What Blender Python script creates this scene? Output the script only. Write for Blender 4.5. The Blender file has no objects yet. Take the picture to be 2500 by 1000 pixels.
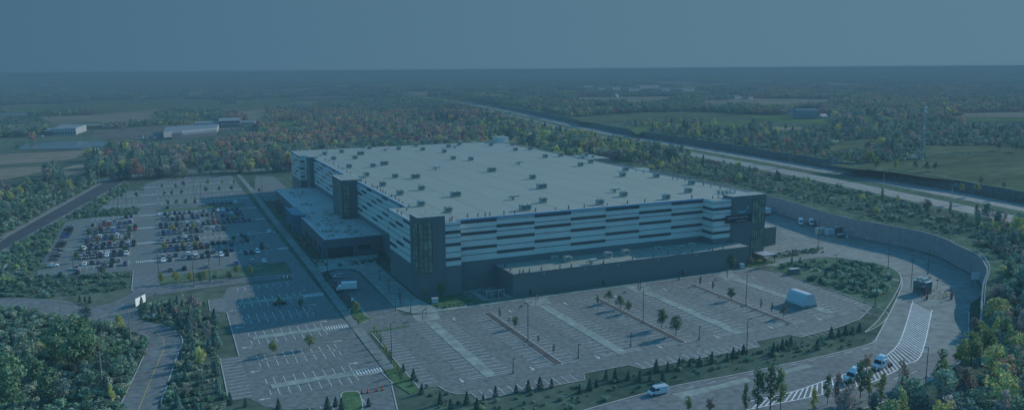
import bpy, bmesh, math, random
import numpy as np
from mathutils import Vector, Matrix
from mathutils.geometry import tessellate_polygon
S = bpy.context.scene
C = S.collection
rnd = random.Random(11)
PI = math.pi
# ---------------------------------------------------------------- camera, light, exposure
EYE = 85.0
FPX = 1960.0                      # focal length measured on a 2500 px wide frame
PITCH = math.atan(331 / FPX); ROLL = math.radians(.41); YAW = math.radians(23.9435)
SUN_AZ = math.radians(10.5); SUN_EL = math.radians(23.5)
def _basis():
    fw = Vector((0, math.cos(PITCH), -math.sin(PITCH))); up = Vector((0, math.sin(PITCH), math.cos(PITCH))); rt = Vector((1, 0, 0))
    rt, up = rt * math.cos(ROLL) - up * math.sin(ROLL), up * math.cos(ROLL) + rt * math.sin(ROLL)
    R = Matrix.Rotation(-YAW, 3, 'Z')
    return R @ fw, R @ up, R @ rt
FW, UP, RT = _basis()
cam_data = bpy.data.cameras.new('camera'); cam = bpy.data.objects.new('camera', cam_data); C.objects.link(cam)
cam_data.sensor_width = 36; cam_data.lens = 36 * FPX / 2500; cam_data.clip_start = 1; cam_data.clip_end = 200000
M = Matrix((RT, UP, -FW)).transposed().to_4x4(); M.translation = Vector((0, 0, EYE)); cam.matrix_world = M
S.camera = cam
W = bpy.data.worlds.new('World'); S.world = W; W.use_nodes = True
nt = W.node_tree; bg = nt.nodes['Background']
sky = nt.nodes.new('ShaderNodeTexSky'); sky.sky_type = 'NISHITA'; sky.sun_disc = False
sky.sun_elevation = SUN_EL; sky.sun_rotation = PI / 2 - SUN_AZ
sky.altitude = 100; sky.air_density = 1.0; sky.dust_density = 0.0; sky.ozone_density = 3.0
def N(k, **kw):
    n = nt.nodes.new(k)
    for a, v in kw.items(): setattr(n, a, v)
    return n
# clear blue upper sky of the Sky Texture, running into a pale milky band near the horizon that brightens toward the sun
gain = N('ShaderNodeMix', data_type='RGBA', blend_type='MULTIPLY'); gain.inputs[0].default_value = 1; gain.inputs[7].default_value = (1.3, 3.25, 3.3, 1)
nt.links.new(sky.outputs[0], gain.inputs[6])
tcw = N('ShaderNodeTexCoord'); sxyz = N('ShaderNodeSeparateXYZ'); nt.links.new(tcw.outputs['Generated'], sxyz.inputs[0])
dt = N('ShaderNodeVectorMath', operation='DOT_PRODUCT'); dt.inputs[1].default_value = (math.cos(SUN_AZ), math.sin(SUN_AZ), 0); nt.links.new(tcw.outputs['Generated'], dt.inputs[0])
band = N('ShaderNodeMix', data_type='RGBA'); nt.links.new(dt.outputs['Value'], band.inputs[0]); band.inputs[6].default_value = (.72, 1.72, 2.68, 1); band.inputs[7].default_value = (1.26, 2.46, 3.36, 1)
el = N('ShaderNodeMapRange', interpolation_type='SMOOTHSTEP'); el.inputs[1].default_value = .09; el.inputs[2].default_value = .45; nt.links.new(sxyz.outputs['Z'], el.inputs[0])
fin = N('ShaderNodeMix', data_type='RGBA'); nt.links.new(el.outputs[0], fin.inputs[0]); nt.links.new(band.outputs[2], fin.inputs[6]); nt.links.new(gain.outputs[2], fin.inputs[7])
nt.links.new(fin.outputs[2], bg.inputs[0]); bg.inputs[1].default_value = 0.05
sl = bpy.data.lights.new('sun', 'SUN'); sun = bpy.data.objects.new('sun', sl); C.objects.link(sun)
sl.energy = 2.25; sl.angle = math.radians(.5); sl.color = (1.0, .97, .88)
sdir = Vector((math.cos(SUN_AZ) * math.cos(SUN_EL), math.sin(SUN_AZ) * math.cos(SUN_EL), math.sin(SUN_EL)))
sun.rotation_euler = sdir.to_track_quat('Z', 'Y').to_euler()
S.view_settings.view_transform = 'Standard'; S.view_settings.look = 'None'; S.view_settings.gamma = 1
S.view_settings.exposure = 0.8
cy = S.cycles
cy.use_denoising = True; cy.max_bounces = 5; cy.diffuse_bounces = 3; cy.glossy_bounces = 2; cy.transmission_bounces = 2
cy.volume_bounces = 0; cy.transparent_max_bounces = 4
HAZE = dict(color=(.16, .265, .315, 1), density=.00047, aniso=0.0)
# ---------------------------------------------------------------- photogrammetry: where a measured sight line meets a level
def at(px, py, z=0.0):
    d = FW * FPX + RT * (px - 1250) - UP * (py - 500)
    t = (z - EYE) / d.z
    return Vector((d.x * t, d.y * t, z))
def ats(pts, z=0.0): return [tuple(at(p[0], p[1], z)[:2]) for p in pts]
_A = np.array([RT[:], UP[:], FW[:]])
def proj(x, y, z):
    v = np.stack([x, y, z - EYE], 0) if np.ndim(x) else np.array([x, y, z - EYE])
    c = _A @ v
    with np.errstate(divide='ignore', invalid='ignore'):
        px = 1250 + FPX * c[0] / c[2]; py = 500 - FPX * c[1] / c[2]
    return px, py, c[2]
def inpoly(px, py, poly):
    px = np.asarray(px, float); py = np.asarray(py, float); r = np.zeros(px.shape, bool); n = len(poly)
    for i in range(n):
        x1, y1 = poly[i]; x2, y2 = poly[(i + 1) % n]
        if y1 == y2: continue
        c = (y1 > py) != (y2 > py)
        r ^= c & (px < (x2 - x1) * (py - y1) / (y2 - y1) + x1)
    return r
def segdist(px, py, pts):
    best = np.full(np.shape(px), 1e9)
    for (x1, y1), (x2, y2) in zip(pts, pts[1:]):
        dx, dy = x2 - x1, y2 - y1; L = dx * dx + dy * dy
        t = np.clip(((px - x1) * dx + (py - y1) * dy) / L, 0, 1)
        best = np.minimum(best, np.hypot(px - x1 - t * dx, py - y1 - t * dy))
    return best
def ss(a, b, x):
    t = np.clip((x - a) / (b - a), 0, 1); return t * t * (3 - 2 * t)
# ---------------------------------------------------------------- terrain height
WALL = [(212, 146), (225, 156), (262, 183), (281, 195), (292, 204), (303, 215), (312, 231), (319, 243), (323, 258), (322, 271), (321, 285), (320, 300), (325, 328), (333, 365), (337, 405), (340, 470), (340, 620)]
PIT = WALL + [(340, 660), (330, 700), (300, 730), (-3000, 730), (-3000, -500), (190, -500), (200, 100)]
HWX = [(-200, 250), (0, 300), (100, 330), (243, 374), (270, 384), (327, 394), (410, 408), (493, 418), (582, 428), (821, 451), (1328, 551), (1759, 618), (2050, 655), (2300, 652), (4000, 560), (70000, -3000)]
def hwx(y): return np.interp(y, [a for a, b in HWX], [b for a, b in HWX])
def wall_h(y): return 9.0 * float(ss(140, 200, y))
def ground_h(x, y, det=True):
    x = np.asarray(x, float); y = np.asarray(y, float)
    d = segdist(x, y, WALL); out = ~inpoly(x, y, PIT)
    near = np.where(out & (y < 640), 9.0 * ss(140, 200, y) * ss(.5, 3.0, d), 0.0)
    u = x - hwx(y)
    far = 9.0 * ss(-120, -40, u) * (y >= 560)
    k = ss(560, 640, y)
    base = np.where(y < 560, near, near * (1 - k) + far * k)
    base = np.maximum(base, 9.0 * ss(-8, 0, u) * (y > 100) * ss(140, 200, y))
    h = base + 6.0 * ss(40, 50, u) * (y > 60)
    return h
def gh(x, y): return float(ground_h(np.array([x]), np.array([y]))[0])
# ---------------------------------------------------------------- materials
MATS = {}
def mat(name, col, rough=.8, noise=0.0, nscale=1.0, col2=None, metal=0.0, spec=.3, detail=4, nscale2=None, coord='Object', stretch=None):
    m = bpy.data.materials.new(name); m.use_nodes = True; t = m.node_tree; b = t.nodes['Principled BSDF']
    b.inputs['Roughness'].default_value = rough; b.inputs['Metallic'].default_value = metal
    b.inputs['Specular IOR Level'].default_value = spec
    c = (*col, 1)
    if noise or col2:
        tc = t.nodes.new('ShaderNodeTexCoord'); n = t.nodes.new('ShaderNodeTexNoise'); n.inputs['Scale'].default_value = nscale
        n.inputs['Detail'].default_value = detail; n.inputs['Roughness'].default_value = .6
        src = tc.outputs[coord]
        if stretch:
            mp = t.nodes.new('ShaderNodeMapping'); mp.inputs['Scale'].default_value = stretch; t.links.new(src, mp.inputs[0]); src = mp.outputs[0]
        t.links.new(src, n.inputs['Vector'])
        r = t.nodes.new('ShaderNodeValToRGB'); r.color_ramp.elements[0].position = .33; r.color_ramp.elements[1].position = .67
        k = noise
        r.color_ramp.elements[0].color = tuple(v * (1 - k) for v in col) + (1,)
        r.color_ramp.elements[1].color = (*(col2 if col2 else tuple(min(1, v * (1 + k)) for v in col)), 1)
        t.links.new(n.outputs['Fac'], r.inputs[0]); out = r.outputs[0]
        if nscale2:
            n2 = t.nodes.new('ShaderNodeTexNoise'); n2.inputs['Scale'].default_value = nscale2; n2.inputs['Detail'].default_value = 3; t.links.new(src, n2.inputs['Vector'])
            mr = t.nodes.new('ShaderNodeMapRange'); mr.inputs[1].default_value = .3; mr.inputs[2].default_value = .7; mr.inputs[3].default_value = .72; mr.inputs[4].default_value = 1.25
            t.links.new(n2.outputs['Fac'], mr.inputs[0])
            vm = t.nodes.new('ShaderNodeVectorMath'); vm.operation = 'SCALE'; t.links.new(out, vm.inputs[0]); t.links.new(mr.outputs[0], vm.inputs['Scale']); out = vm.outputs[0]
        t.links.new(out, b.inputs['Base Color'])
    else: b.inputs['Base Color'].default_value = c
    MATS[name] = m; return m
def objcolor_mat(name, rough=.35, spec=.5, metal=0.0, coat=0.0):
    m = bpy.data.materials.new(name); m.use_nodes = True; t = m.node_tree; b = t.nodes['Principled BSDF']
    oi = t.nodes.new('ShaderNodeObjectInfo'); t.links.new(oi.outputs['Color'], b.inputs['Base Color'])
    b.inputs['Roughness'].default_value = rough; b.inputs['Specular IOR Level'].default_value = spec; b.inputs['Metallic'].default_value = metal
    b.inputs['Coat Weight'].default_value = coat
    return m
def leaf_mat(name, mode):
    m = bpy.data.materials.new(name); m.use_nodes = True; t = m.node_tree
    for n in list(t.nodes): t.nodes.remove(n)
    o = t.nodes.new('ShaderNodeOutputMaterial'); d = t.nodes.new('ShaderNodeBsdfDiffuse'); tr = t.nodes.new('ShaderNodeBsdfTranslucent'); mx = t.nodes.new('ShaderNodeMixShader'); mx.inputs[0].default_value = .32
    if mode == 'object': s = t.nodes.new('ShaderNodeObjectInfo').outputs['Color']
    else:
        a = t.nodes.new('ShaderNodeAttribute'); a.attribute_type = 'INSTANCER'; a.attribute_name = 'tint'; s = a.outputs['Color']
    g = t.nodes.new('ShaderNodeNewGeometry'); mr = t.nodes.new('ShaderNodeMapRange'); mr.inputs[3].default_value = .74; mr.inputs[4].default_value = 1.26
    t.links.new(g.outputs['Random Per Island'], mr.inputs[0])
    v = t.nodes.new('ShaderNodeVectorMath'); v.operation = 'SCALE'; t.links.new(s, v.inputs[0]); t.links.new(mr.outputs[0], v.inputs['Scale'])
    t.links.new(v.outputs[0], d.inputs[0]); t.links.new(v.outputs[0], tr.inputs[0])
    t.links.new(d.outputs[0], mx.inputs[1]); t.links.new(tr.outputs[0], mx.inputs[2]); t.links.new(mx.outputs[0], o.inputs[0])
    return m
# ---------------------------------------------------------------- mesh builder
class MB:
    def __init__(s): s.v = []; s.f = []; s.m = []
    def face(s, pts, mi=0):
        n = len(s.v); s.v += [tuple(p) for p in pts]; s.f.append(tuple(range(n, n + len(pts)))); s.m.append(mi)
    def box(s, x0, x1, y0, y1, z0, z1, mi=0, rot=0, o=(0, 0), bottom=False):
        n = len(s.v); c, sn = math.cos(rot), math.sin(rot)
        for z in (z0, z1):
            for x, y in ((x0, y0), (x1, y0), (x1, y1), (x0, y1)): s.v.append((o[0] + x * c - y * sn, o[1] + x * sn + y * c, z))
        fs = [(0, 1, 5, 4), (1, 2, 6, 5), (2, 3, 7, 6), (3, 0, 4, 7), (4, 5, 6, 7)] + ([(3, 2, 1, 0)] if bottom else [])
        for f in fs: s.f.append(tuple(n + i for i in f)); s.m.append(mi)
    def prism(s, poly, z0, z1, mi=0, top=True, topmi=None):
        a = sum(p[0] * q[1] - q[0] * p[1] for p, q in zip(poly, poly[1:] + poly[:1]))
        if a < 0: poly = poly[::-1]
        n = len(s.v); k = len(poly)
        s.v += [(p[0], p[1], z0) for p in poly] + [(p[0], p[1], z1) for p in poly]
        for i in range(k): j = (i + 1) % k; s.f.append((n + i, n + j, n + k + j, n + k + i)); s.m.append(mi)
        if top:
            for t in tessellate_polygon([[Vector((p[0], p[1], 0)) for p in poly]]):
                s.f.append(_ccw(poly, t, n + k)); s.m.append(mi if topmi is None else topmi)
    def sheet(s, poly, z, mi=0):
        n = len(s.v); s.v += [(p[0], p[1], z) for p in poly]
        for t in tessellate_polygon([[Vector((p[0], p[1], 0)) for p in poly]]): s.f.append(_ccw(poly, t, n)); s.m.append(mi)
    def tube(s, a, b, r0, r1=None, n=6, mi=0, cap=True):
        r1 = r0 if r1 is None else r1; a = Vector(a); b = Vector(b); d = (b - a).normalized()
        u = d.orthogonal().normalized(); w = d.cross(u); k = len(s.v)
        for p, r in ((a, r0), (b, r1)):
            for i in range(n): t = 2 * PI * i / n; s.v.append(tuple(p + u * math.cos(t) * r + w * math.sin(t) * r))
        for i in range(n): j = (i + 1) % n; s.f.append((k + i, k + j, k + n + j, k + n + i)); s.m.append(mi)
        if cap: s.f.append(tuple(k + n + i for i in range(n))); s.m.append(mi); s.f.append(tuple(k + n - 1 - i for i in range(n))); s.m.append(mi)
    def strip(s, pts, w, z, mi=0, off=0.0, zf=None):
        """ribbon of width w along pts on the ground"""
        P = offset_line(pts, off - w / 2); Q = offset_line(pts, off + w / 2)
        for i in range(len(pts) - 1):
            q = [P[i], P[i + 1], Q[i + 1], Q[i]]
            a = sum(u[0] * v[1] - v[0] * u[1] for u, v in zip(q, q[1:] + q[:1]))
            if a < 0: q = q[::-1]
            s.face([(p[0], p[1], z if zf is None else zf(p[0], p[1]) + z) for p in q], mi)
    def build(s, name, mats, parent=None, loc=None, rz=0.0, smooth=False, kind=None):
        me = bpy.data.meshes.new(name); me.from_pydata(s.v, [], s.f)
        ml = mats if isinstance(mats, (list, tuple)) else [mats]
        for m in ml: me.materials.append(m)
        if len(ml) > 1: me.polygons.foreach_set('material_index', s.m)
        if smooth: me.polygons.foreach_set('use_smooth', [True] * len(s.f))
        me.update()
        o = bpy.data.objects.new(name, me); C.objects.link(o)
        if parent: o.parent = parent
        if loc is not None: o.location = loc
        o.rotation_euler.z = rz
        if kind: o['kind'] = kind
        return o
def _ccw(poly, t, n):
    a, b, c = (poly[i] for i in t)
    return tuple(n + i for i in (t if (b[0] - a[0]) * (c[1] - a[1]) - (b[1] - a[1]) * (c[0] - a[0]) > 0 else (t[0], t[2], t[1])))
def offset_line(pts, o):
    r = []
    for i, p in enumerate(pts):
        a = pts[max(0, i - 1)]; b = pts[min(len(pts) - 1, i + 1)]
        dx, dy = b[0] - a[0], b[1] - a[1]; L = math.hypot(dx, dy) or 1
        r.append((p[0] - dy / L * o, p[1] + dx / L * o))
    return r
def smooth_line(pts, n=6, closed=False):
    """Catmull-Rom through pts"""
    if closed: P = [pts[-1]] + list(pts) + [pts[0], pts[1]]
    else: P = [pts[0]] + list(pts) + [pts[-1]]
    out = []
    for i in range(1, len(P) - 2):
        a, b, c, d = P[i - 1:i + 3]
        for k in range(n):
            t = k / n
            out.append(tuple(.5 * (2 * b[j] + (c[j] - a[j]) * t + (2 * a[j] - 5 * b[j] + 4 * c[j] - d[j]) * t * t + (3 * b[j] - a[j] - 3 * c[j] + d[j]) * t ** 3) for j in (0, 1)))
    if not closed: out.append(tuple(pts[-1]))
    return out
def rrect(x0, x1, y0, y1, r=1.5, n=4):
    out = []
    for cx_, cy_, a in ((x1 - r, y0 + r, -90), (x1 - r, y1 - r, 0), (x0 + r, y1 - r, 90), (x0 + r, y0 + r, 180)):
        for i in range(n + 1): t = math.radians(a + 90 * i / n); out.append((cx_ + r * math.cos(t), cy_ + r * math.sin(t)))
    return out
def tag(o, label, cat, group=None):
    o['label'] = label; o['category'] = cat
    if group: o['group'] = group
    return o
def thing(name, label, cat, loc=(0, 0, 0), rz=0.0, group=None):
    o = bpy.data.objects.new(name, None); C.objects.link(o); o.location = loc; o.rotation_euler.z = rz; o.empty_display_size = .5
    return tag(o, label, cat, group)
def dup(root, loc, rz=0.0, label=None, group=None, scale=None, color=None):
    def cp(o, par):
        c = o.copy(); C.objects.link(c)
        if par: c.parent = par
        if color is not None: c.color = (*color, 1)
        for ch in o.children: cp(ch, c)
        return c
    r = cp(root, None); r.location = loc; r.rotation_euler.z = rz
    if scale: r.scale = (scale,) * 3 if not isinstance(scale, tuple) else scale
    if label: r['label'] = label
    if group: r['group'] = group
    return r
def ordn(n): return f"{n}{'th' if 10 < n % 100 < 14 else {1: 'st', 2: 'nd', 3: 'rd'}.get(n % 10, 'th')}"
def rank(objs, base, band=None, row='row', front='front'):
    """give look-alikes labels that say which one: order from the left, and tier from the front"""
    it = []
    for o in objs:
        p = o.matrix_basis.translation; px, py, d = proj(p.x, p.y, p.z); it.append((float(px), float(py), o))
    if band is None:
        for i, (px, py, o) in enumerate(sorted(it, key=lambda q: q[0])): o['label'] = f'{base}, {ordn(i + 1)} from the left'
        return
    it.sort(key=lambda q: -q[1]); tiers = []; 
    for q in it:
        if tiers and abs(tiers[-1][0][1] - q[1]) < band: tiers[-1].append(q)
        else: tiers.append([q])
    for j, tr_ in enumerate(tiers):
        for i, (px, py, o) in enumerate(sorted(tr_, key=lambda q: q[0])): o['label'] = f'{base}, {ordn(i + 1)} from the left in the {ordn(j + 1)} {row} from the {front}'
def group_objs(g): return [o for o in C.objects if o.get('group') == g and o.parent is None]
USED = set()
def place(proto, loc, rz=0.0, label=None, group=None, scale=None, color=None):
    """the first placement moves the prototype itself, later ones copy it"""
    if proto.name in USED: return dup(proto, loc, rz, label, group, scale, color)
    USED.add(proto.name); proto.location = loc; proto.rotation_euler.z = rz
    if scale: proto.scale = (scale,) * 3 if not isinstance(scale, tuple) else scale
    if label: proto['label'] = label
    if group: proto['group'] = group
    if color is not None:
        proto.color = (*color, 1)
        for ch in proto.children_recursive: ch.color = (*color, 1)
    return proto
# ---------------------------------------------------------------- ground
GROUND = mat('ground_soil_and_grass', (.062, .105, .078), .95, .3, .02, col2=(.105, .135, .10), nscale2=.22, spec=0, detail=8)
t_ = GROUND.node_tree; b_ = t_.nodes['Principled BSDF']; l_ = b_.inputs['Base Color'].links[0].from_socket
g_ = t_.nodes.new('ShaderNodeNewGeometry'); sx = t_.nodes.new('ShaderNodeSeparateXYZ'); t_.links.new(g_.outputs['Normal'], sx.inputs[0])
mr_ = t_.nodes.new('ShaderNodeMapRange'); mr_.inputs[1].default_value = .55; mr_.inputs[2].default_value = .85; mr_.inputs[3].default_value = 1; mr_.inputs[4].default_value = 0
t_.links.new(sx.outputs['Z'], mr_.inputs[0]); mx_ = t_.nodes.new('ShaderNodeMix'); mx_.data_type = 'RGBA'
t_.links.new(mr_.outputs[0], mx_.inputs[0]); t_.links.new(l_, mx_.inputs[6]); mx_.inputs[7].default_value = (.09, .09, .085, 1); t_.links.new(mx_.outputs[2], b_.inputs['Base Color'])
ASPH = mat('asphalt_aged', (.122, .14, .136), .9, .05, .03, nscale2=.6, spec=.2)
ASPHN = mat('asphalt_new', (.043, .052, .056), .85, .15, .08, nscale2=1.5, spec=.2)
ROADM = mat('asphalt_road', (.122, .138, .138), .9, .14, .06, nscale2=.5, spec=.2)
CONC = mat('concrete_pavement', (.20, .235, .215), .9, .12, .12, nscale2=.35, spec=.2)
CONCY = mat('concrete_yard', (.148, .172, .162), .9, .14, .05, nscale2=.3, spec=.2)
KERB = mat('concrete_kerb', (.34, .335, .32), .9, .1, .5)
PAINT = mat('road_paint', (.52, .53, .52), .7, .25, .7)
YPAINT = mat('yellow_paint', (.5, .33, .06), .7, .2, .7)
MULCH = mat('planting_mulch', (.062, .066, .064), 1, .4, .9)
TURF = mat('mown_turf', (.07, .125, .06), .95, .3, .2, nscale2=1.1, spec=0)
ROUGH = mat('rough_grass', (.078, .13, .085), .95, .3, .12, col2=(.125, .165, .11), nscale2=.8, spec=0)
# beyond the site the land is a patchwork of stubble, hay and pasture
tc2 = t_.nodes.new('ShaderNodeTexCoord'); vl = t_.nodes.new('ShaderNodeVectorMath'); vl.operation = 'LENGTH'; t_.links.new(tc2.outputs['Object'], vl.inputs[0])
fm = t_.nodes.new('ShaderNodeMapRange'); fm.inputs[1].default_value = 1300; fm.inputs[2].default_value = 1900; t_.links.new(vl.outputs['Value'], fm.inputs[0])
mpv = t_.nodes.new('ShaderNodeMapping'); mpv.inputs['Rotation'].default_value = (0, 0, .35); mpv.inputs['Scale'].default_value = (.0022, .0036, 1); t_.links.new(tc2.outputs['Object'], mpv.inputs[0])
vo = t_.nodes.new('ShaderNodeTexVoronoi'); vo.distance = 'CHEBYCHEV'; vo.inputs['Scale'].default_value = 1; t_.links.new(mpv.outputs[0], vo.inputs['Vector'])
bwv = t_.nodes.new('ShaderNodeSeparateColor'); t_.links.new(vo.outputs['Color'], bwv.inputs[0]); crp = t_.nodes.new('ShaderNodeValToRGB'); t_.links.new(bwv.outputs[0], crp.inputs[0]); crp.color_ramp.interpolation = 'CONSTANT'
for i_, (p_, c_) in enumerate(((0, (.07, .10, .05, 1)), (.25, (.20, .18, .13, 1)), (.5, (.11, .12, .07, 1)), (.72, (.15, .145, .10, 1)))):
    e_ = crp.color_ramp.elements[i_] if i_ < 2 else crp.color_ramp.elements.new(p_); e_.position = p_; e_.color = c_
mx2 = t_.nodes.new('ShaderNodeMix'); mx2.data_type = 'RGBA'; t_.links.new(fm.outputs[0], mx2.inputs[0]); t_.links.new(mx_.outputs[2], mx2.inputs[6]); t_.links.new(crp.outputs[0], mx2.inputs[7]); t_.links.new(mx2.outputs[2], b_.inputs['Base Color'])
def axis(lo, hi, step, far, g=1.16):
    a = list(np.arange(lo, hi + .1, step)); s = step; x = hi
    while x < far: s *= g; x += s; a.append(x)
    s = step; x = lo; pre = []
    while x > -far: s *= g; x -= s; pre.append(x)
    return np.array(pre[::-1] + a)
gx = axis(-120, 560, 5, 60000); gy = axis(80, 900, 5, 60000)
GX, GY = np.meshgrid(gx, gy); GH = np.empty_like(GX)
def ground_grid_h(x, y):
    d = segdist(x, y, WALL); out = ~inpoly(x, y, PIT)
    near = np.where(out & (y < 640), 9.0 * ss(140, 200, y) * ss(5.5, 9.5, d), 0.0)
    u = x - hwx(y); far = 9.0 * ss(-120, -40, u); k = ss(560, 640, y)
    base = np.where(y < 560, near, near * (1 - k) + far * k)
    return base + 6.0 * ss(55, 61, u) * (y > 60) - .02
GH = ground_grid_h(GX.ravel(), GY.ravel())
vv = np.stack([GX.ravel(), GY.ravel(), GH], 1); nx, ny = len(gx), len(gy)
i0 = (np.arange(ny - 1)[:, None] * nx + np.arange(nx - 1)[None]).ravel()
ff = np.stack([i0, i0 + 1, i0 + nx + 1, i0 + nx], 1)
me = bpy.data.meshes.new('ground'); me.from_pydata(vv.tolist(), [], ff.tolist()); me.materials.append(GROUND); me.update()
ground = bpy.data.objects.new('ground', me); C.objects.link(ground); ground['kind'] = 'structure'
def struct(name, mb, m): return mb.build(name, m, kind='structure')
EXCL = []
def sheet(name, poly, z, m):
    if z < 9 and name not in ('dry_meadow', 'stubble_field', 'pasture', 'pond_meadow'): EXCL.append([tuple(p[:2]) for p in poly])
    b = MB(); b.sheet(poly, z); return struct(name, b, m)
# bank held by the retaining wall, and the raised land along the highway
b = MB(); bank = smooth_line(WALL, 4)
for i in range(len(bank) - 1):
    o0, o1 = [offset_line(bank, k) for k in (-.35, -11)]
    for k in ((-.35, -11),):
        p, q, r, s_ = o0[i], o0[i + 1], o1[i + 1], o1[i]
        b.face([(p[0], p[1], wall_h(p[1]) - .1), (s_[0], s_[1], wall_h(s_[1]) + .05), (r[0], r[1], wall_h(r[1]) + .05), (q[0], q[1], wall_h(q[1]) - .1)])
struct('grass_bank', b, ROUGH)
# ---------------------------------------------------------------- highway
HY = [150, 200] + list(range(250, 900, 25)) + list(range(900, 2400, 60))
HL = [(float(hwx(y)), float(y)) for y in HY]
HL = smooth_line([(float(hwx(y)), float(y)) for y in (120, 200, 243, 270, 327, 410, 493, 582, 700, 821, 1000, 1328, 1550, 1759, 1900, 2050, 2170)] + [(648, 2235), (622, 2290), (560, 2330), (380, 2380)], 5)
HW = MB(); HW.strip(HL, 17, 9.12, 0, off=-8.5); HW.strip(HL, 19, 9.12, 0, off=-40.5)
struct('highway', HW, mat('highway_asphalt', (.165, .175, .165), .9, .05, .05, nscale2=.4))
b = MB(); b.strip(HL, 14.4, 9.06, 0, off=-24.2); b.strip(HL, 8, 9.03, 0, off=3)
struct('median_grass', b, ROUGH)
b = MB()
for o in (.9, 4.8, 12.2, 16.2, 32, 36, 43.4, 48.8):
    if o in (4.8, 36): 
        for i in range(0, len(HL) - 1):
            p, q = HL[i], HL[i + 1]; L = math.dist(p, q); n = int(L / 12)
            for k in range(n):
                t0, t1 = k / n, (k + .35) / n
                s0 = (p[0] + (q[0] - p[0]) * t0, p[1] + (q[1] - p[1]) * t0); s1 = (p[0] + (q[0] - p[0]) * t1, p[1] + (q[1] - p[1]) * t1)
                if p[1] < 700: b.strip([s0, s1], .2, 9.14, 0, off=-o)
    else: b.strip(HL, .22, 9.14, 0, off=-o)
struct('highway_lines', b, PAINT)
b = MB(); HLn = [p for p in HL if p[1] < 1500]
A_, B_, C_, D_ = [offset_line(HLn, -k) for k in (50.2, 51.2, 54.5, 66)]
rr = random.Random(3); j1 = [rr.uniform(-.7, .7) for _ in HLn]; j2 = [rr.uniform(-.9, .9) for _ in HLn]
for i in range(len(HLn) - 1):
    zz = [(9.0, 9.0), (11.8 + j1[i], 11.8 + j1[i + 1]), (15.3 + j2[i] * .3, 15.3 + j2[i + 1] * .3), (15.05, 15.05)]
    L4 = (A_, B_, C_, D_)
    for k in range(3):
        P0, P1 = L4[k], L4[k + 1]
        b.face([(P0[i][0], P0[i][1], zz[k][0]), (P1[i][0], P1[i][1], zz[k + 1][0]), (P1[i + 1][0], P1[i + 1][1], zz[k + 1][1]), (P0[i + 1][0], P0[i + 1][1], zz[k][1])], 0 if k < 2 else 1)
struct('rock_bank', b, [mat('cut_rock', (.085, .085, .08), .95, .5, .6, nscale2=3), ROUGH])
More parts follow.
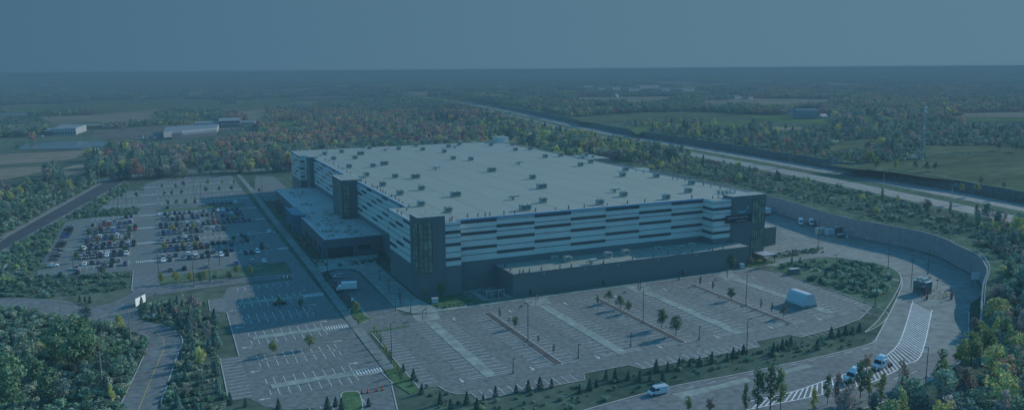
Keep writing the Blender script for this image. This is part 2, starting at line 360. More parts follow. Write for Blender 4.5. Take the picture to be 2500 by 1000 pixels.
# ---------------------------------------------------------------- fields and ponds
TAN = mat('stubble_field', (.19, .17, .13), .95, .16, .01, spec=0, nscale2=.05, stretch=(1, 3, 1))
OLV = mat('dry_meadow', (.088, .108, .064), .95, .3, .012, spec=0, nscale2=.06, stretch=(1, 3, 1))
GRN = mat('green_pasture', (.085, .13, .05), .95, .2, .01, spec=0, nscale2=.05)
DIRT = mat('bare_lot', (.12, .12, .105), .95, .15, .01, spec=0, nscale2=.08)
WATER = mat('pond_water', (.07, .11, .13), .15, spec=.5)
FIELDS = [  # polygon on the measuring frame, level, material, name
 ([(92,262),(196,248),(540,241),(532,253),(568,257),(624,240),(872,237),(872,244),(838,247),(734,247),(670,262),(600,270),(560,268),(500,264),(380,266),(300,271),(240,268),(140,264)],0,OLV,'dry_meadow'),
 ([(84,296),(106,284),(392,276),(400,285),(330,292),(255,300),(180,292),(110,296)],0,TAN,'stubble_field'),
 ([(577,273),(660,270),(650,292),(600,293)],0,TAN,'stubble_field'),
 ([(447,290),(515,284),(515,295),(460,300)],0,GRN,'pasture'),
 ([(656,296),(740,293),(738,305),(700,312),(654,306)],0,GRN,'pasture'),
 ([(0,377),(215,367),(316,364),(300,372),(205,376),(180,388),(130,395),(0,402),(-120,406),(-120,380)],0,TAN,'stubble_field'),
 ([(-120,416),(0,410),(120,406),(100,420),(50,432),(0,440),(-120,450)],0,TAN,'stubble_field'),
 ([(130,432),(157,410),(190,402),(222,401),(220,418),(190,430)],0,TAN,'stubble_field'),
 ([(255,317),(300,311),(460,303),(500,300),(560,300),(600,306),(560,320),(400,322),(400,335),(330,342),(290,338),(230,345),(215,335),(230,322)],0,DIRT,'bare_ground'),
 ([(-60,340),(0,338),(100,336),(215,335),(270,343),(240,346),(60,347),(20,362),(0,372),(-60,376)],0,ROUGH,'pond_meadow'),
 ([(0,265),(70,262),(120,267),(95,275),(0,275)],0,GRN,'pasture'),
 ([(1382,240),(1430,237),(1651,236),(1650,242),(1575,244),(1400,244)],15,TAN,'stubble_field'),
 ([(1513,245),(1583,245),(1580,251),(1530,250)],15,TAN,'stubble_field'),
 ([(1660,247),(1730,246),(1838,241),(1900,241),(2060,243),(2080,247),(1990,250),(1865,258),(1830,252),(1740,254)],15,TAN,'stubble_field'),
 ([(1393,287),(1508,280),(1578,275),(1690,272),(1838,280),(1838,290),(1760,290),(1600,286),(1505,298),(1452,301),(1418,298)],15,OLV,'dry_meadow'),
 ([(1530,312),(1620,304),(1782,296),(1866,293),(1864,298),(1755,307),(1592,311),(1556,329)],15,GRN,'pasture'),
 ([(1835,280),(1925,281),(1975,289),(2030,292),(2025,300),(2000,303),(1900,298),(1835,291)],15,GRN,'pasture'),
 ([(2105,279),(2140,279),(2140,297),(2112,297)],15,GRN,'pasture'),
 ([(2318,276),(2500,273),(2600,272),(2600,288),(2497,287),(2350,287),(2330,283)],15,TAN,'stubble_field'),
 ([(2350,290),(2500,289),(2600,289),(2600,296),(2500,296),(2360,296)],15,GRN,'pasture'),
 ([(1853,315),(1892,310),(1962,310),(1965,315),(1912,319)],15,TAN,'stubble_field'),
 ([(2240,190),(2330,186),(2500,186),(2700,186),(2700,198),(2500,197),(2380,197),(2300,195)],15,OLV,'dry_meadow'),
 ([(2170,395),(2262,390),(2340,378),(2500,371),(2700,360),(2700,480),(2500,462),(2420,452),(2250,432),(2180,421),(2080,412),(2000,400),(2080,402)],15,OLV,'dry_meadow'),
 ([(2070,345),(2120,340),(2155,343),(2135,354),(2094,360),(2018,371),(2010,362)],15,OLV,'dry_meadow'),
 ([(2255,356),(2330,357),(2450,355),(2500,362),(2500,372),(2330,372),(2260,385)],15,OLV,'dry_meadow'),
 ([(560,193),(700,191),(820,193),(700,197),(600,196)],0,TAN,'stubble_field'),
 ([(1600,200),(1700,199),(1720,203),(1620,204)],15,TAN,'stubble_field'),
 ([(1975,203),(2040,202),(2140,206),(2060,209)],15,TAN,'stubble_field'),
 ([(1250,185),(1400,184),(1520,186),(1400,188)],15,OLV,'dry_meadow'),
 ([(130,215),(190,210),(180,217),(150,222)],0,TAN,'stubble_field'),
 ([(1000,297),(1060,291),(1120,287),(1110,296),(1060,300),(1010,302)],0,OLV,'dry_meadow'),
]
POND = [(42,365),(67,349),(157,346),(269,346),(272,352),(250,358),(230,359),(207,362),(150,364)]
POND2 = [(-100,279),(0,277),(123,276),(126,280),(0,283),(-100,285)]
for i, (pl, z, m, nm) in enumerate(FIELDS): sheet(nm, ats(pl, z), z + .12 + .03 * (i % 5), m)
sheet('pond', ats(POND), .35, WATER); sheet('pond', ats(POND2), .3, WATER)
sheet('drainage_basin', ats([(10,668),(28,622),(60,618),(38,665)]), .06, WATER)
# ---------------------------------------------------------------- roads and lots of the site
DARKROAD_F = [(-200, 20), (-92, 380), (-76.3, 474.3), (-72.7, 500.6), (-40, 691.8)]; DARKROAD_N = [(-25.4, 692), (-51.6, 553.4), (-66.8, 476.4), (-72.3, 445.8), (-84, 375), (-190, 20)]
sheet('dark_road', DARKROAD_F + [(-36, 700)] + DARKROAD_N, .05, ASPHN)
b = MB(); b.strip(smooth_line(DARKROAD_F[1:]), .35, .15); b.strip(smooth_line(DARKROAD_N[:5]), .35, .15)
struct('road_kerb', b, KERB)
b = MB(); b.strip(smooth_line([(-24, 700), (-45, 570), (-60, 476), (-65, 440), (-76, 390)]), 1.8, .05); struct('footpath', b, CONC)
LR_R = [(-200, 362), (-90, 356), (-58.7, 351.2), (-48.4, 345.3), (-36.2, 335.6), (-26.5, 320.9), (-18, 310.7), (-8.1, 296.7), (-.7, 285.4), (3.3, 270.2), (.8, 250.4), (-4.2, 214.3), (-12, 160)]
LR_N = [(-22, 160), (-13.7, 217.9), (-8.2, 257.1), (-6.8, 273.5), (-9.6, 282.7), (-29, 308.3), (-44.4, 324.9), (-56.2, 334), (-90, 340), (-200, 345)]
LRR = smooth_line(LR_R); LRN = smooth_line(LR_N)
sheet('access_road', LRR + LRN, .05, ROADM)
b = MB(); b.strip(LRR[:28], .4, .16); b.strip(LRR[46:], .4, .16); b.strip(LRN, .3, .16); struct('road_kerb', b, KERB)
b = MB(); mid = [((LRR[min(len(LRR)-1, int(i*len(LRR)/40))][0] + LRN[len(LRN)-1-min(len(LRN)-1, int(i*len(LRN)/40))][0]) / 2, (LRR[min(len(LRR)-1, int(i*len(LRR)/40))][1] + LRN[len(LRN)-1-min(len(LRN)-1, int(i*len(LRN)/40))][1]) / 2) for i in range(41)]
b.strip(mid[26:], .16, .09); struct('road_centre_line', b, YPAINT)
sheet('entrance_road', [(-12.7, 366), (-12.7, 337.4), (-18.5, 327), (-27, 321.5), (-22, 312), (-12, 300), (-9.4, 300), (-10.8, 318.9), (-4, 334), (-3.9, 366)], .065, ROADM)
sheet('service_road', [(-4, 330), (10, 333), (47.7, 334.2), (50, 334.2), (50, 342.6), (14, 346), (-4, 345)], .06, ROADM)
sheet('parking_south', [(14, 314.4), (13.7, 299), (19, 294.5), (18.5, 246), (13.2, 246.3), (12.7, 212.2), (17.7, 211.5), (20.7, 204.4), (25.7, 199.6), (32, 198), (34, 150), (46, 150), (51, 187), (54.3, 205), (55, 218), (55.5, 700), (49.5, 700), (49.5, 350), (48, 331), (22, 329), (19, 316)], .04, ASPH)
NL = ats([(250,496),(252,488),(288,467),(296,466),(350,466),(354,450),(400,435.5),(423,438),(450,433),(458,429),(503,429),(584,426.5)])
sheet('parking_north', [(-37, 557)] + NL + [(49.4, 690), (49.4, 540), (-2.6, 541), (-2.6, 556)], .045, ASPH)
sheet('parking_west', [(-50, 384), (-51, 396), (-45.5, 397), (-44, 405), (-51, 408), (-51, 520), (-40, 529), (-13, 529), (-13, 560), (-2.5, 560), (-2.5, 533), (49.4, 533), (49.4, 365), (30, 364), (-2.5, 359), (-2.5, 340), (-12.7, 340), (-12.7, 377), (-40, 379)], .055, ASPH)
sheet('north_road', ats([(240,447),(304,434),(400,425),(520,420),(640,417),(726,411),(726,405),(640,411),(520,414),(400,419),(300,428),(232,440)]), .07, ROADM)
sheet('loading_lot', ats([(624,429),(668,431),(699,458)]) + [(88, 600), (70, 545), (64, 545), (63, 600)], .05, ASPH)
sheet('parking_east', [(60.2, 250), (60.6, 198.5), (65.7, 198.3), (66.7, 193.5), (68.4, 191), (72, 189.8), (72.2, 185), (104, 185.2), (106, 189.6), (121, 189.8), (123, 185.6), (166, 186), (168, 190.5), (182, 191), (184, 187.4), (203, 190), (216, 193.5), (231, 202), (234.5, 253), (229.8, 266), (216, 263), (75, 263), (75, 331), (72, 338), (67, 339), (63.4, 335), (63.4, 275), (58, 270), (55, 268), (55, 252)], .05, ASPH)
sheet('yard', [(247, 279), (247, 640), (340, 640), (340, 470), (337, 405), (332, 365), (324, 328), (319, 300), (320, 285), (321, 271), (322, 258), (318, 243), (311, 231), (302, 215), (291, 204), (280, 195)] + ats([(2370,740),(2366,760),(2362,844),(2350,866),(2278,865),(2251,862),(2185,848),(2122,841),(2146,814),(2197,712),(2202,680)]) + [(283.9, 251), (275.5, 267), (257, 268), (238, 265), (240, 272)], .04, CONCY)
EXIT_T = [(1250,1052),(1429,1000),(1631,945.5),(1791,915),(1889,894.6),(2000,871),(2122,839.5)]
sheet('exit_road', ats(EXIT_T + [(2185,846),(2251,860),(2278,863),(2352,864),(2350,874),(2320,901),(2230,949),(2161,980),(2060,1012),(1880,1060),(1500,1100)]), .05, ROADM)
b = MB(); b.strip(smooth_line(ats(EXIT_T + [(2146,814),(2197,712),(2202,680)])), .4, .16); b.strip(smooth_line(ats([(2366,760),(2362,844),(2350,874),(2320,901),(2230,949),(2161,980),(2060,1012)])), .35, .16)
struct('road_kerb', b, KERB)
b = MB(); b.sheet(ats([(1640,961),(1753,939),(1822,920),(1835,930),(1662,973)]), .09); b.sheet(ats([(1886,910),(1971,889),(1986,894.5),(1890,917)]), .09); struct('concrete_pad', b, CONC)
HR = [(2275,757),(2249.5,863.5),(2212,889),(2164,916),(2104,940),(1963,971.5),(1903,983.5),(1820,1001)]; HLf = [(2228.5,735),(2200,826),(2167,865),(2122,895),(2029,923.5),(1957,949),(1913.5,961),(1830,979)]
hr = smooth_line(ats(HR), 12); hl = smooth_line(ats(HLf), 12)
b = MB(); b.strip(hr, .35, .095); b.strip(hl, .35, .095)
def resample(pts, n):
    d = [0]
    for p, q in zip(pts, pts[1:]): d.append(d[-1] + math.dist(p, q))
    return [(float(np.interp(t, d, [p[0] for p in pts])), float(np.interp(t, d, [p[1] for p in pts]))) for t in np.linspace(0, d[-1], n)]
ra, la = resample(hr, 62), resample(hl, 62)
for i in range(1, 60): b.strip([la[i], ra[min(61, i + 1)]], .38, .10)
# lane dashes on the exit road
for (u, v) in (((2122,848),(1640,955)), ((2240,905),(2110,950))):
    p, q = ats([u, v]); n = int(math.dist(p, q) / 7)
    for k in range(n):
        s0 = [p[j] + (q[j] - p[j]) * k / n for j in (0, 1)]; s1 = [p[j] + (q[j] - p[j]) * (k + .4) / n for j in (0, 1)]
        b.strip([tuple(s0), tuple(s1)], .18, .095)
struct('lane_markings', b, PAINT)
# asphalt court beside the dock doors and grass islands of the yard
sheet('dock_court', [(262, 300), (285, 302), (300, 325), (318, 350), (322, 400), (322, 620), (250, 620), (250, 300)], .055, ASPH)
def island(name, poly, m=ROUGH, z=.12, kerb=True):
    pl = smooth_line(poly, 4, closed=True)
    b = MB(); b.prism(pl, .0, z, 1, topmi=0)
    if kerb: b.strip(pl + [pl[0]], .3, z + .02, 1)
    return struct(name, b, [m, KERB])
island('grass_island', [(250, 277.5), (265, 280.5), (287, 284), (284, 278.5), (262, 273.5), (250, 273)])
island('grass_island', ats([(1870,650),(1940,636),(2020,627),(2120,640),(2180,655),(2200,680),(2185,720),(2145,780),(2110,812)]) + [(222, 188.5), (232.3, 201), (235.4, 253), (232, 266)])
sheet('footpath', ats([(1865,646),(1940,655),(2060,668),(2195,686),(2195,683),(2060,664.5),(1940,652),(1865,643)]), .16, CONC)
# ---------------------------------------------------------------- parking lots: walkways, planters, stall lines
PK = MB(); WK = MB(); PL = MB()
def line(x0, x1, y0, y1, z=.068): PK.face([(x0, y0, z), (x1, y0, z), (x1, y1, z), (x0, y1, z)])
def walk(x0, x1, y0, y1, mb=WK, h=.13):
    mb.box(x0, x1, y0, y1, 0, h)
def planter(x0, x1, y0, y1):
    PL.prism(rrect(x0, x1, y0, y1, min(1.0, (x1 - x0) / 2.1, (y1 - y0) / 2.1)), 0, .15, 1); PL.sheet(rrect(x0 + .35, x1 - .35, y0 + .35, y1 - .35, .6), .17, 0)
def arrow(x, y, a, z=.069, s=1.0):
    for pts in ([(-1.6, -.14), (.2, -.14), (.2, .14), (-1.6, .14)], [(.2, -.5), (1.5, 0), (.2, .5)]):
        PK.face([(x + (u * math.cos(a) - v * math.sin(a)) * s, y + (u * math.sin(a) + v * math.cos(a)) * s, z) for u, v in pts])
LW = .15
for xc in (81.4, 124.7, 168.6, 211.8):
    y1 = 253.6; walk(xc - 1.8, xc + 1.8, 198.2 if xc < 200 else 202.5, y1)
    WK.prism([(xc - 4, 254.6), (xc + 4.2, 254.6), (xc + 6, 262.8), (xc - 3.4, 262.8)], 0, .075)
for xc in (102.8, 146.6, 190.6): planter(xc - 1.6, xc + 1.6, 198.3, 254.6)
rows_e = []
for xc, hw in ((81.4, 1.8), (102.8, 1.6), (124.7, 1.8), (146.6, 1.6), (168.6, 1.8), (190.6, 1.6), (211.8, 1.8)):
    for s in (-1, 1):
        xa, xb = sorted((xc + s * (hw + .05), xc + s * (hw + 5.2)))
        for k in range(19): y = 200.6 + k * 2.74; line(xa, xb, y, y + LW)
        rows_e.append((xa, xb))
        for ye, d in ((199.2, -1), (252.8, 1)):
            line(xa, xb, ye, ye + LW)
        xe = xc + s * (hw + 6.8); arrow(xe, 199.2 if s < 0 else 252.6, -PI / 2 if s < 0 else PI / 2)
for k in range(19): y = 201.5 + k * 2.62; line(61, 66.2, y, y + LW)
for k in range(46):
    x = 74.5 + k * 2.74
    if 104 < x < 123.5 or 165 < x < 185: continue
    line(x, x + LW, 185.5, 190.6)
for k in range(5): x = 224 + k * 1.0
for k in range(16): y = 205 + k * 2.74; line(228.5, 234, y, y + LW)
# south lot, rows along x
for yc, w_ in ((217.2, 1.7), (238.7, .8), (261.2, 1.7), (283, .8), (304.2, 1.7)):
    (walk if w_ > 1 else planter)(24, 46, yc - w_, yc + w_)
    for s in (-1, 1):
        ya, yb = sorted((yc + s * (w_ + .05), yc + s * (w_ + 5.2)))
        for k in range(8): x = 25.4 + k * 2.75; line(x, x + LW, ya, yb)
        for xe in (23.2, 46.8): line(xe, xe + LW, ya + 1, yb - .4)
    if w_ > 1:
        WK.prism([(46.2, yc - 2.6), (47.2, yc - 2.6), (47.2, yc + 2.6), (46.2, yc + 2.6)], 0, .07)
        for k in range(9): line(47.6 + k * .85, 48.0 + k * .85, yc - 1.6, yc + 1.6)
        line(47.2, 54.8, yc - 2.4, yc - 2.2); line(47.2, 54.8, yc + 2.2, yc + 2.4)
    arrow(48.6, yc + 8, 0); arrow(21.2, yc - 8, PI)
for x0, x1, ya, yb in ((13.4, 18.6, 213, 245), (14.2, 19, 299.8, 314)):
    k = 0
    while ya + k * 2.62 < yb: line(x0, x1, ya + k * 2.62, ya + k * 2.62 + LW); k += 1
for k in range(8): x = 25.4 + k * 2.75; line(x, x + LW, 193, 198.4); line(x, x + LW, 322.5, 327.6)
PK.strip([(24, 327.8), (47, 328.6)], .15, .068)
# west and north lots, rows along x
ROWS = []
for yc, kind, blocks in ((393.7, 'w', ((-39, -13.6), (-2, 49))), (415.4, 'p', ((-37, -14), (-1, 41))), (437.1, 'w', ((-44, -12.6), (-2, 49))), (458.8, 'p', ((-37, -14), (-1, 32))), (480.5, 'w', ((-38, -12.6), (-2, 49))),
                         (502.2, 'p', ((-37, -14), (-1, 48))), (523.6, 'w', ((-37, -12.6), (-2, 49))),
                         (567.3, 'w', ((-35, -12.6), (-2, 49))), (589, 'p', ((-35, -14), (-1, 48))), (611, 'w', ((-30, -12.6), (-2, 49))), (632.5, 'p', ((-26, -14), (-1, 48))), (652, 'w', ((-2, 49),)), (673, 'p', ((3, 45),))):
    for xa, xb in blocks:
        if kind == 'w': walk(xa, xb, yc - 1.5, yc + 1.5)
        else: planter(xa, xb, yc - .8, yc + .8)
        h_ = 1.5 if kind == 'w' else .8
        for s in (-1, 1):
            y0, y1 = sorted((yc + s * (h_ + .05), yc + s * (h_ + 5.2))); x = max(xa, -37)
            while x < min(xb, 47.5): line(x, x + LW, y0, y1); x += 2.75
            ROWS.append((max(xa, -37), min(xb, 47.5), yc + s * (h_ + 2.7), s, yc))
for yc in (393.7, 437.1, 480.5, 523.6, 567.3, 611, 652): 
    for k in range(12): line(-12 + k * .8, -11.6 + k * .8, yc - 1.6, yc + 1.6, .09)
    for k in range(7): line(50 + k * .8, 50.4 + k * .8, yc - 1.6, yc + 1.6, .09)
struct('parking_lines', PK, PAINT); struct('parking_walkway', WK, CONC); struct('parking_planter', PL, [MULCH, KERB])
# long sidewalk, plaza and kerbs by the building
b = MB(); b.sheet([(55.2, 216), (58.6, 216), (58.8, 268), (60.2, 330), (60.4, 345), (61.5, 480), (63, 600), (62.8, 700), (59.5, 700), (59.4, 600), (57.8, 480), (57, 345), (56.8, 330), (55.6, 268)], .14)
struct('sidewalk', b, CONCY)
sheet('plaza', [(75, 272), (79, 264.5), (84, 263.2), (92, 263.2), (88, 270), (86, 281), (86, 345), (92, 362), (62, 362), (60.5, 345), (60.5, 338), (68, 341), (74, 338), (76, 331)], .12, CONC)
b = MB(); b.box(88, 231, 263.2, 265.6, 0, .13); struct('sidewalk', b, CONC)
sheet('planting_bed', [(105, 265.8), (230, 265.8), (230, 268.3), (119.4, 268.3), (119.4, 285), (104, 285), (104, 276)], .07, mat('gravel_bed', (.12, .13, .10), 1, .3, .8))
sheet('lawn', [(88, 270), (92, 265.8), (109, 265.8), (104, 275), (96, 280.5), (87.5, 280.5)], .14, TURF)
sheet('lawn', [(231, 265.5), (247, 268.5), (247, 277), (231, 277)], .13, TURF)
sheet('verge', [(58.8, 218), (60.1, 218), (60.1, 252), (74, 252.8), (74, 251.5), (62, 250), (61, 250), (60.3, 203), (60.3, 198.3), (57, 196), (55, 206), (55.2, 215.5)], .10, TURF)
island('grass_island', [(59, 262.8), (63.5, 264.4), (69, 265), (63.6, 267.2), (63.2, 280), (59.3, 278)], TURF)
sheet('planting_bed', [(60.4, 281), (63.2, 281), (63.2, 334), (66, 339), (60.4, 336)], .11, MULCH)
sheet('verge', [(-2.4, 347), (14, 347.4), (49.4, 343.2), (49.4, 363), (30, 363.6), (-2.4, 358.4)], .07, ROUGH)
sheet('verge', [(-2.4, 533.5), (49.4, 533.5), (49.4, 539.5), (-2.4, 540.5)], .07, TURF)
b = MB()
for pts in ([(-12.8, 341), (-12.8, 377)], [(-12.6, 529), (-12.6, 556)], [(22, 329.4), (48, 331.2)], [(13.9, 314.4), (13.6, 299), (18.9, 294.5), (18.4, 246), (13, 246.3), (12.6, 212)], [(55, 205), (54, 215.8)], [(51, 187), (54.6, 206)],
            [(-37, 556.6)] + NL[:5], [(60.2, 250), (60.5, 198.5), (65.6, 198.2), (66.6, 193.5), (68.4, 190.8), (72, 189.6), (72.1, 184.9), (104, 185.1), (106, 189.5), (121, 189.7), (123, 185.5), (166, 185.9), (168, 190.4), (182, 190.9), (184, 187.3), (203, 189.9), (216, 193.4), (231, 201.9), (234.6, 253), (229.9, 266.1)]):
    b.strip(pts, .3, .14)
struct('kerb', b, KERB)
island('grass_island', ats([(833,962),(858,955),(878,960),(884,1004),(846,1006)]), TURF)

GRAVEL = mat('gravel_shoulder', (.15, .15, .135), 1, .2, .5)
b = MB(); b.strip(smooth_line(DARKROAD_F[1:]), 3.4, .035, off=2.1); b.strip(smooth_line(DARKROAD_N[:5]), 2.4, .035, off=1.5); struct('gravel_shoulder', b, GRAVEL)
rs_ = random.Random(8); b = MB()
for (x0, x1, y0, y1, n) in ((62, 228, 187, 262, 46), (14, 54, 200, 326, 30), (-12, 54, 376, 530, 30), (-10, 46, 545, 690, 24), (-5, 54, 334, 344, 3)):
    for k in range(n):
        x, y = rs_.uniform(x0, x1), rs_.uniform(y0, y1); a = rs_.choice((0, PI / 2)) + rs_.uniform(-.3, .3); L = rs_.uniform(4, 16); pts = [(x, y)]
        for j in range(4): a += rs_.uniform(-.25, .25); pts.append((min(x1, max(x0, pts[-1][0] + math.cos(a) * L / 4)), min(y1, max(y0, pts[-1][1] + math.sin(a) * L / 4))))
        if len(set(pts)) == len(pts): b.strip(pts, rs_.choice((.12, .18, .7)), .063)
struct('sealed_cracks', b, mat('crack_sealant', (.095, .105, .105), .8))
b = MB()
for k in range(26): x, y = rs_.uniform(64, 220), rs_.uniform(190, 250); b.prism([(x + .5 * math.cos(t * PI / 4), y + .5 * math.sin(t * PI / 4)) for t in range(8)], 0, .072)
struct('drain_covers', b, TRIMD if 'TRIMD' in globals() else mat('drain_iron', (.05, .05, .05), .7))

b = MB(); bs_ = ats([(7,672),(25,619),(63,614),(41,670)]); b.strip(bs_ + [bs_[0]], 1.8, .09); struct('basin_riprap', b, mat('riprap_stone', (.26, .26, .25), 1, .4, .6))
# ---------------------------------------------------------------- the distribution warehouse
ROOFM = mat('roof_membrane', (.205, .235, .205), .8, .03, .02, spec=.3)
t = ROOFM.node_tree; b_ = t.nodes['Principled BSDF']; l_ = b_.inputs['Base Color'].links[0].from_socket
tc = t.nodes.new('ShaderNodeTexCoord'); mp = t.nodes.new('ShaderNodeMapping'); mp.inputs['Rotation'].default_value = (0, 0, PI / 2); t.links.new(tc.outputs['Object'], mp.inputs[0])
br = t.nodes.new('ShaderNodeTexBrick'); br.inputs['Scale'].default_value = 1; br.inputs['Brick Width'].default_value = 60; br.inputs['Row Height'].default_value = 15; br.inputs['Mortar Size'].default_value = .3
br.inputs['Color1'].default_value = (1, 1, 1, 1); br.inputs['Color2'].default_value = (.95, .95, .95, 1); br.inputs['Mortar'].default_value = (.62, .64, .66, 1); t.links.new(mp.outputs[0], br.inputs[0])
mx = t.nodes.new('ShaderNodeMix'); mx.data_type = 'RGBA'; mx.blend_type = 'MULTIPLY'; mx.inputs[0].default_value = 1; t.links.new(l_, mx.inputs[6]); t.links.new(br.outputs[0], mx.inputs[7]); t.links.new(mx.outputs[2], b_.inputs['Base Color'])
def clad(name, col, rib=.55, amt=.05):
    m = mat(name, col, .45, .05, .15, spec=.4); t = m.node_tree; b = t.nodes['Principled BSDF']
    tc = t.nodes.new('ShaderNodeTexCoord'); w = t.nodes.new('ShaderNodeTexWave'); w.wave_type = 'BANDS'; w.bands_direction = 'DIAGONAL'; w.inputs['Scale'].default_value = rib
    mp = t.nodes.new('ShaderNodeMapping'); mp.inputs['Scale'].default_value = (1, 1, 0); t.links.new(tc.outputs['Object'], mp.inputs[0]); t.links.new(mp.outputs[0], w.inputs[0])
    bp = t.nodes.new('ShaderNodeBump'); bp.inputs['Strength'].default_value = .25; bp.inputs['Distance'].default_value = .05; t.links.new(w.outputs['Fac'], bp.inputs['Height']); t.links.new(bp.outputs[0], b.inputs['Normal'])
    return m
WHITE = clad('white_metal_cladding', (.60, .60, .56)); GREY = clad('charcoal_metal_cladding', (.125, .155, .155), .8); GREYD = clad('charcoal_panel', (.115, .14, .14), .5)
GLASS = mat('dark_glass', (.05, .065, .07), .12, spec=.8); TRIM = mat('dark_trim', (.07, .08, .085), .5); BLUEP = mat('blue_panel', (.035, .115, .18), .5)
FABR = mat('canopy_grey', (.3, .31, .32), .6); STG = mat('stair_glass', (.18, .21, .16), .35, .5, .35, spec=.6); COPE = mat('coping_metal', (.42, .46, .50), .4); SETSHADE = mat('blue_fascia', (.10, .27, .42), .5)
wh = thing('warehouse', 'vast white and charcoal flat-roofed distribution warehouse in the middle of the site', 'warehouse', (0, 0, 0))
XL, XR, YF, YB, ZT = 94.5, 250.0, 285.5, 592.0, 28.3
OUT = [(86.8, 281.6), (103.6, 281.6), (103.6, YF), (219, YF), (219, 278), (247, 278), (250, 281), (250, YB), (93, YB), (88.5, 590), (88.5, 553), (XL, 553), (XL, 322), (86.8, 322)]
b = MB(); b.prism(OUT, 0, 11.4, 0, top=False); b.build('base_wall', GREY, wh)
b = MB(); b.prism(OUT, 11.4, ZT, 0, top=False); mw = b.build('upper_wall', WHITE, wh)
b = MB(); b.sheet(OUT, ZT - .25, 0); rf = b.build('roof', ROOFM, wh)
b = MB(); b.strip(OUT + [OUT[0]], .5, ZT + .02)
for p, q in zip(OUT, OUT[1:] + OUT[:1]):
    b.face([(p[0], p[1], ZT - .6), (q[0], q[1], ZT - .6), (q[0], q[1], ZT + .02), (p[0], p[1], ZT + .02)])
b = MB(); b.strip(OUT + [OUT[0]], .45, ZT + .03, off=.25)
b.build('coping', COPE, wh)
fa = MB(); fa.box(103.6, 219, YF - .06, YF - .003, ZT - .75, ZT - .05); fa.box(XL - .06, XL - .003, 322, 412, ZT - 1.0, ZT - .05); fa.box(XL - .06, XL - .003, 436, 535, ZT - 1.0, ZT - .05); fa.build('fascia', SETSHADE, wh)  # flat blue band, colour stands for the shaded setback below the roof edge
# window strips and thin joints: alternate bays carry thick and thin
TH = MB(); ROWZ = [27.0, 24.4, 22.3, 19.6, 16.6, 13.9]
def fstrip(x0, x1, y, z, thick):
    if thick:
        w = MB(); w.box(x0, x1, y - .09, y - .004, z - .62, z + .6); w.build('window', GLASS, mw)
    else: TH.box(x0, x1, y - .05, y - .004, z - .14, z + .12)
for bay in range(7):
    x0 = 103.62 + bay * 16.48; x1 = x0 + 16.48
    for j, z in enumerate(ROWZ): fstrip(x0, x1 - .003, YF, z, (bay + j) % 2 == 0)
for j, z in enumerate(ROWZ):
    fstrip(97.4, 103.6, 281.6, z, j % 2 == 1); fstrip(219, 228.6, 278, z, j % 2 == 1)
def lstrip(x, y0, y1, z, thick, parent=mw):
    if thick:
        w = MB(); w.box(x - .09, x - .004, y0, y1, z - .62, z + .6); w.build('window', GLASS, parent)
    else: TH.box(x - .05, x - .004, y0, y1, z - .13, z + .12)
for (xa, ya, yb) in ((XL, 322.3, 411.8), (XL, 436.2, 534.8), (86.8, 291.2, 321.8), (88.5, 553.2, 589.8)):
    n = max(2, round((yb - ya) / 10)); L = (yb - ya) / n
    for j, z in enumerate(ROWZ):
        for k in range(n):
            lstrip(xa, ya + k * L, ya + (k + 1) * L - .003, z, (k + 2 * j) % 3 == 0)
for j, z in enumerate(ROWZ): lstrip(219, 278.1, YF - .2, z, j % 2 == 1)
for j, z in enumerate(ROWZ): fstrip(88.6, 91.4, 553, z, j % 2 == 1)
o = TH.build('wall_joints', TRIM, wh)
def tower(x0, x1, y0, y1, z, cap=COPE):
    b = MB(); b.box(x0, x1, y0, y1, 0, z); b.sheet([(x0 + .4, y0 + .4), (x1 - .4, y0 + .4), (x1 - .4, y1 - .4), (x0 + .4, y1 - .4)], z + .01, 1)
    o = b.build('stair_tower', [GREYD, ROOFM], wh)
    c = MB(); c.strip([(x0, y0), (x1, y0), (x1, y1), (x0, y1), (x0, y0)], .4, z + .04, off=.2); c.build('coping', cap, o)
    return o
t1 = tower(86.5, 97.3, 281.3, 291.2, 31)
def glazed(parent, x0, x1, y, z0, z1, nx, nz, side=False, yy=None, name='window'):
    g = MB(); f = MB()
    if not side:
        g.box(x0, x1, y - .06, y - .004, z0, z1)
        for i in range(nx + 1): x = x0 + (x1 - x0) * i / nx; f.box(x - .09, x + .09, y - .16, y - .065, z0, z1)
        for i in range(nz + 1): z = z0 + (z1 - z0) * i / nz; f.box(x0, x1, y - .13, y - .066, z - .08, z + .08)
    else:
        g.box(y - .06, y - .004, x0, x1, z0, z1)
        for i in range(nx + 1): x = x0 + (x1 - x0) * i / nx; f.box(y - .16, y - .065, x - .09, x + .09, z0, z1)
        for i in range(nz + 1): z = z0 + (z1 - z0) * i / nz; f.box(y - .13, y - .066, x0, x1, z - .08, z + .08)
    w = g.build(name, STG, parent); f.build('window_frame', TRIM, w if parent.parent is None else w)
    return w
# windows of a tower hang under the warehouse itself so their frames are the third level
glazed(wh, 87.0, 92.0, 281.3, 9.6, 29, 3, 9); glazed(wh, 281.6, 287.5, 86.5, 9.6, 29, 2, 9, True)
t2 = tower(86.5, 97, 412, 436, 28.9)
glazed(wh, 87.2, 90.4, 412, 9.5, 27.5, 2, 8); glazed(wh, 413.5, 422, 86.5, 9.5, 27.5, 2, 8, True)
t3 = tower(91.6, 97.3, 535, 545, 28.9)
t4 = tower(228.7, 247.3, 277.4, 284, 29.4)
glazed(wh, 239.8, 246.9, 277.4, 16.5, 27.2, 4, 1); glazed(wh, 239.8, 247.0, 277.4, .3, 14.2, 6, 3)
b = MB(); b.box(241, 248, 270, 277.2, 3.1, 3.4, 0, bottom=True)
for x in (241.4, 247.6): b.box(x - .12, x + .12, 270.3, 270.54, 0, 3.1, 1)
b.build('entrance_canopy', [FABR, TRIM], wh)
b = MB(); b.box(225.2, 239.6, 277.05, 277.35, 17.9, 21.2); ban = b.build('sign_board', mat('sign_board_dark', (.03, .04, .055), .5), wh)
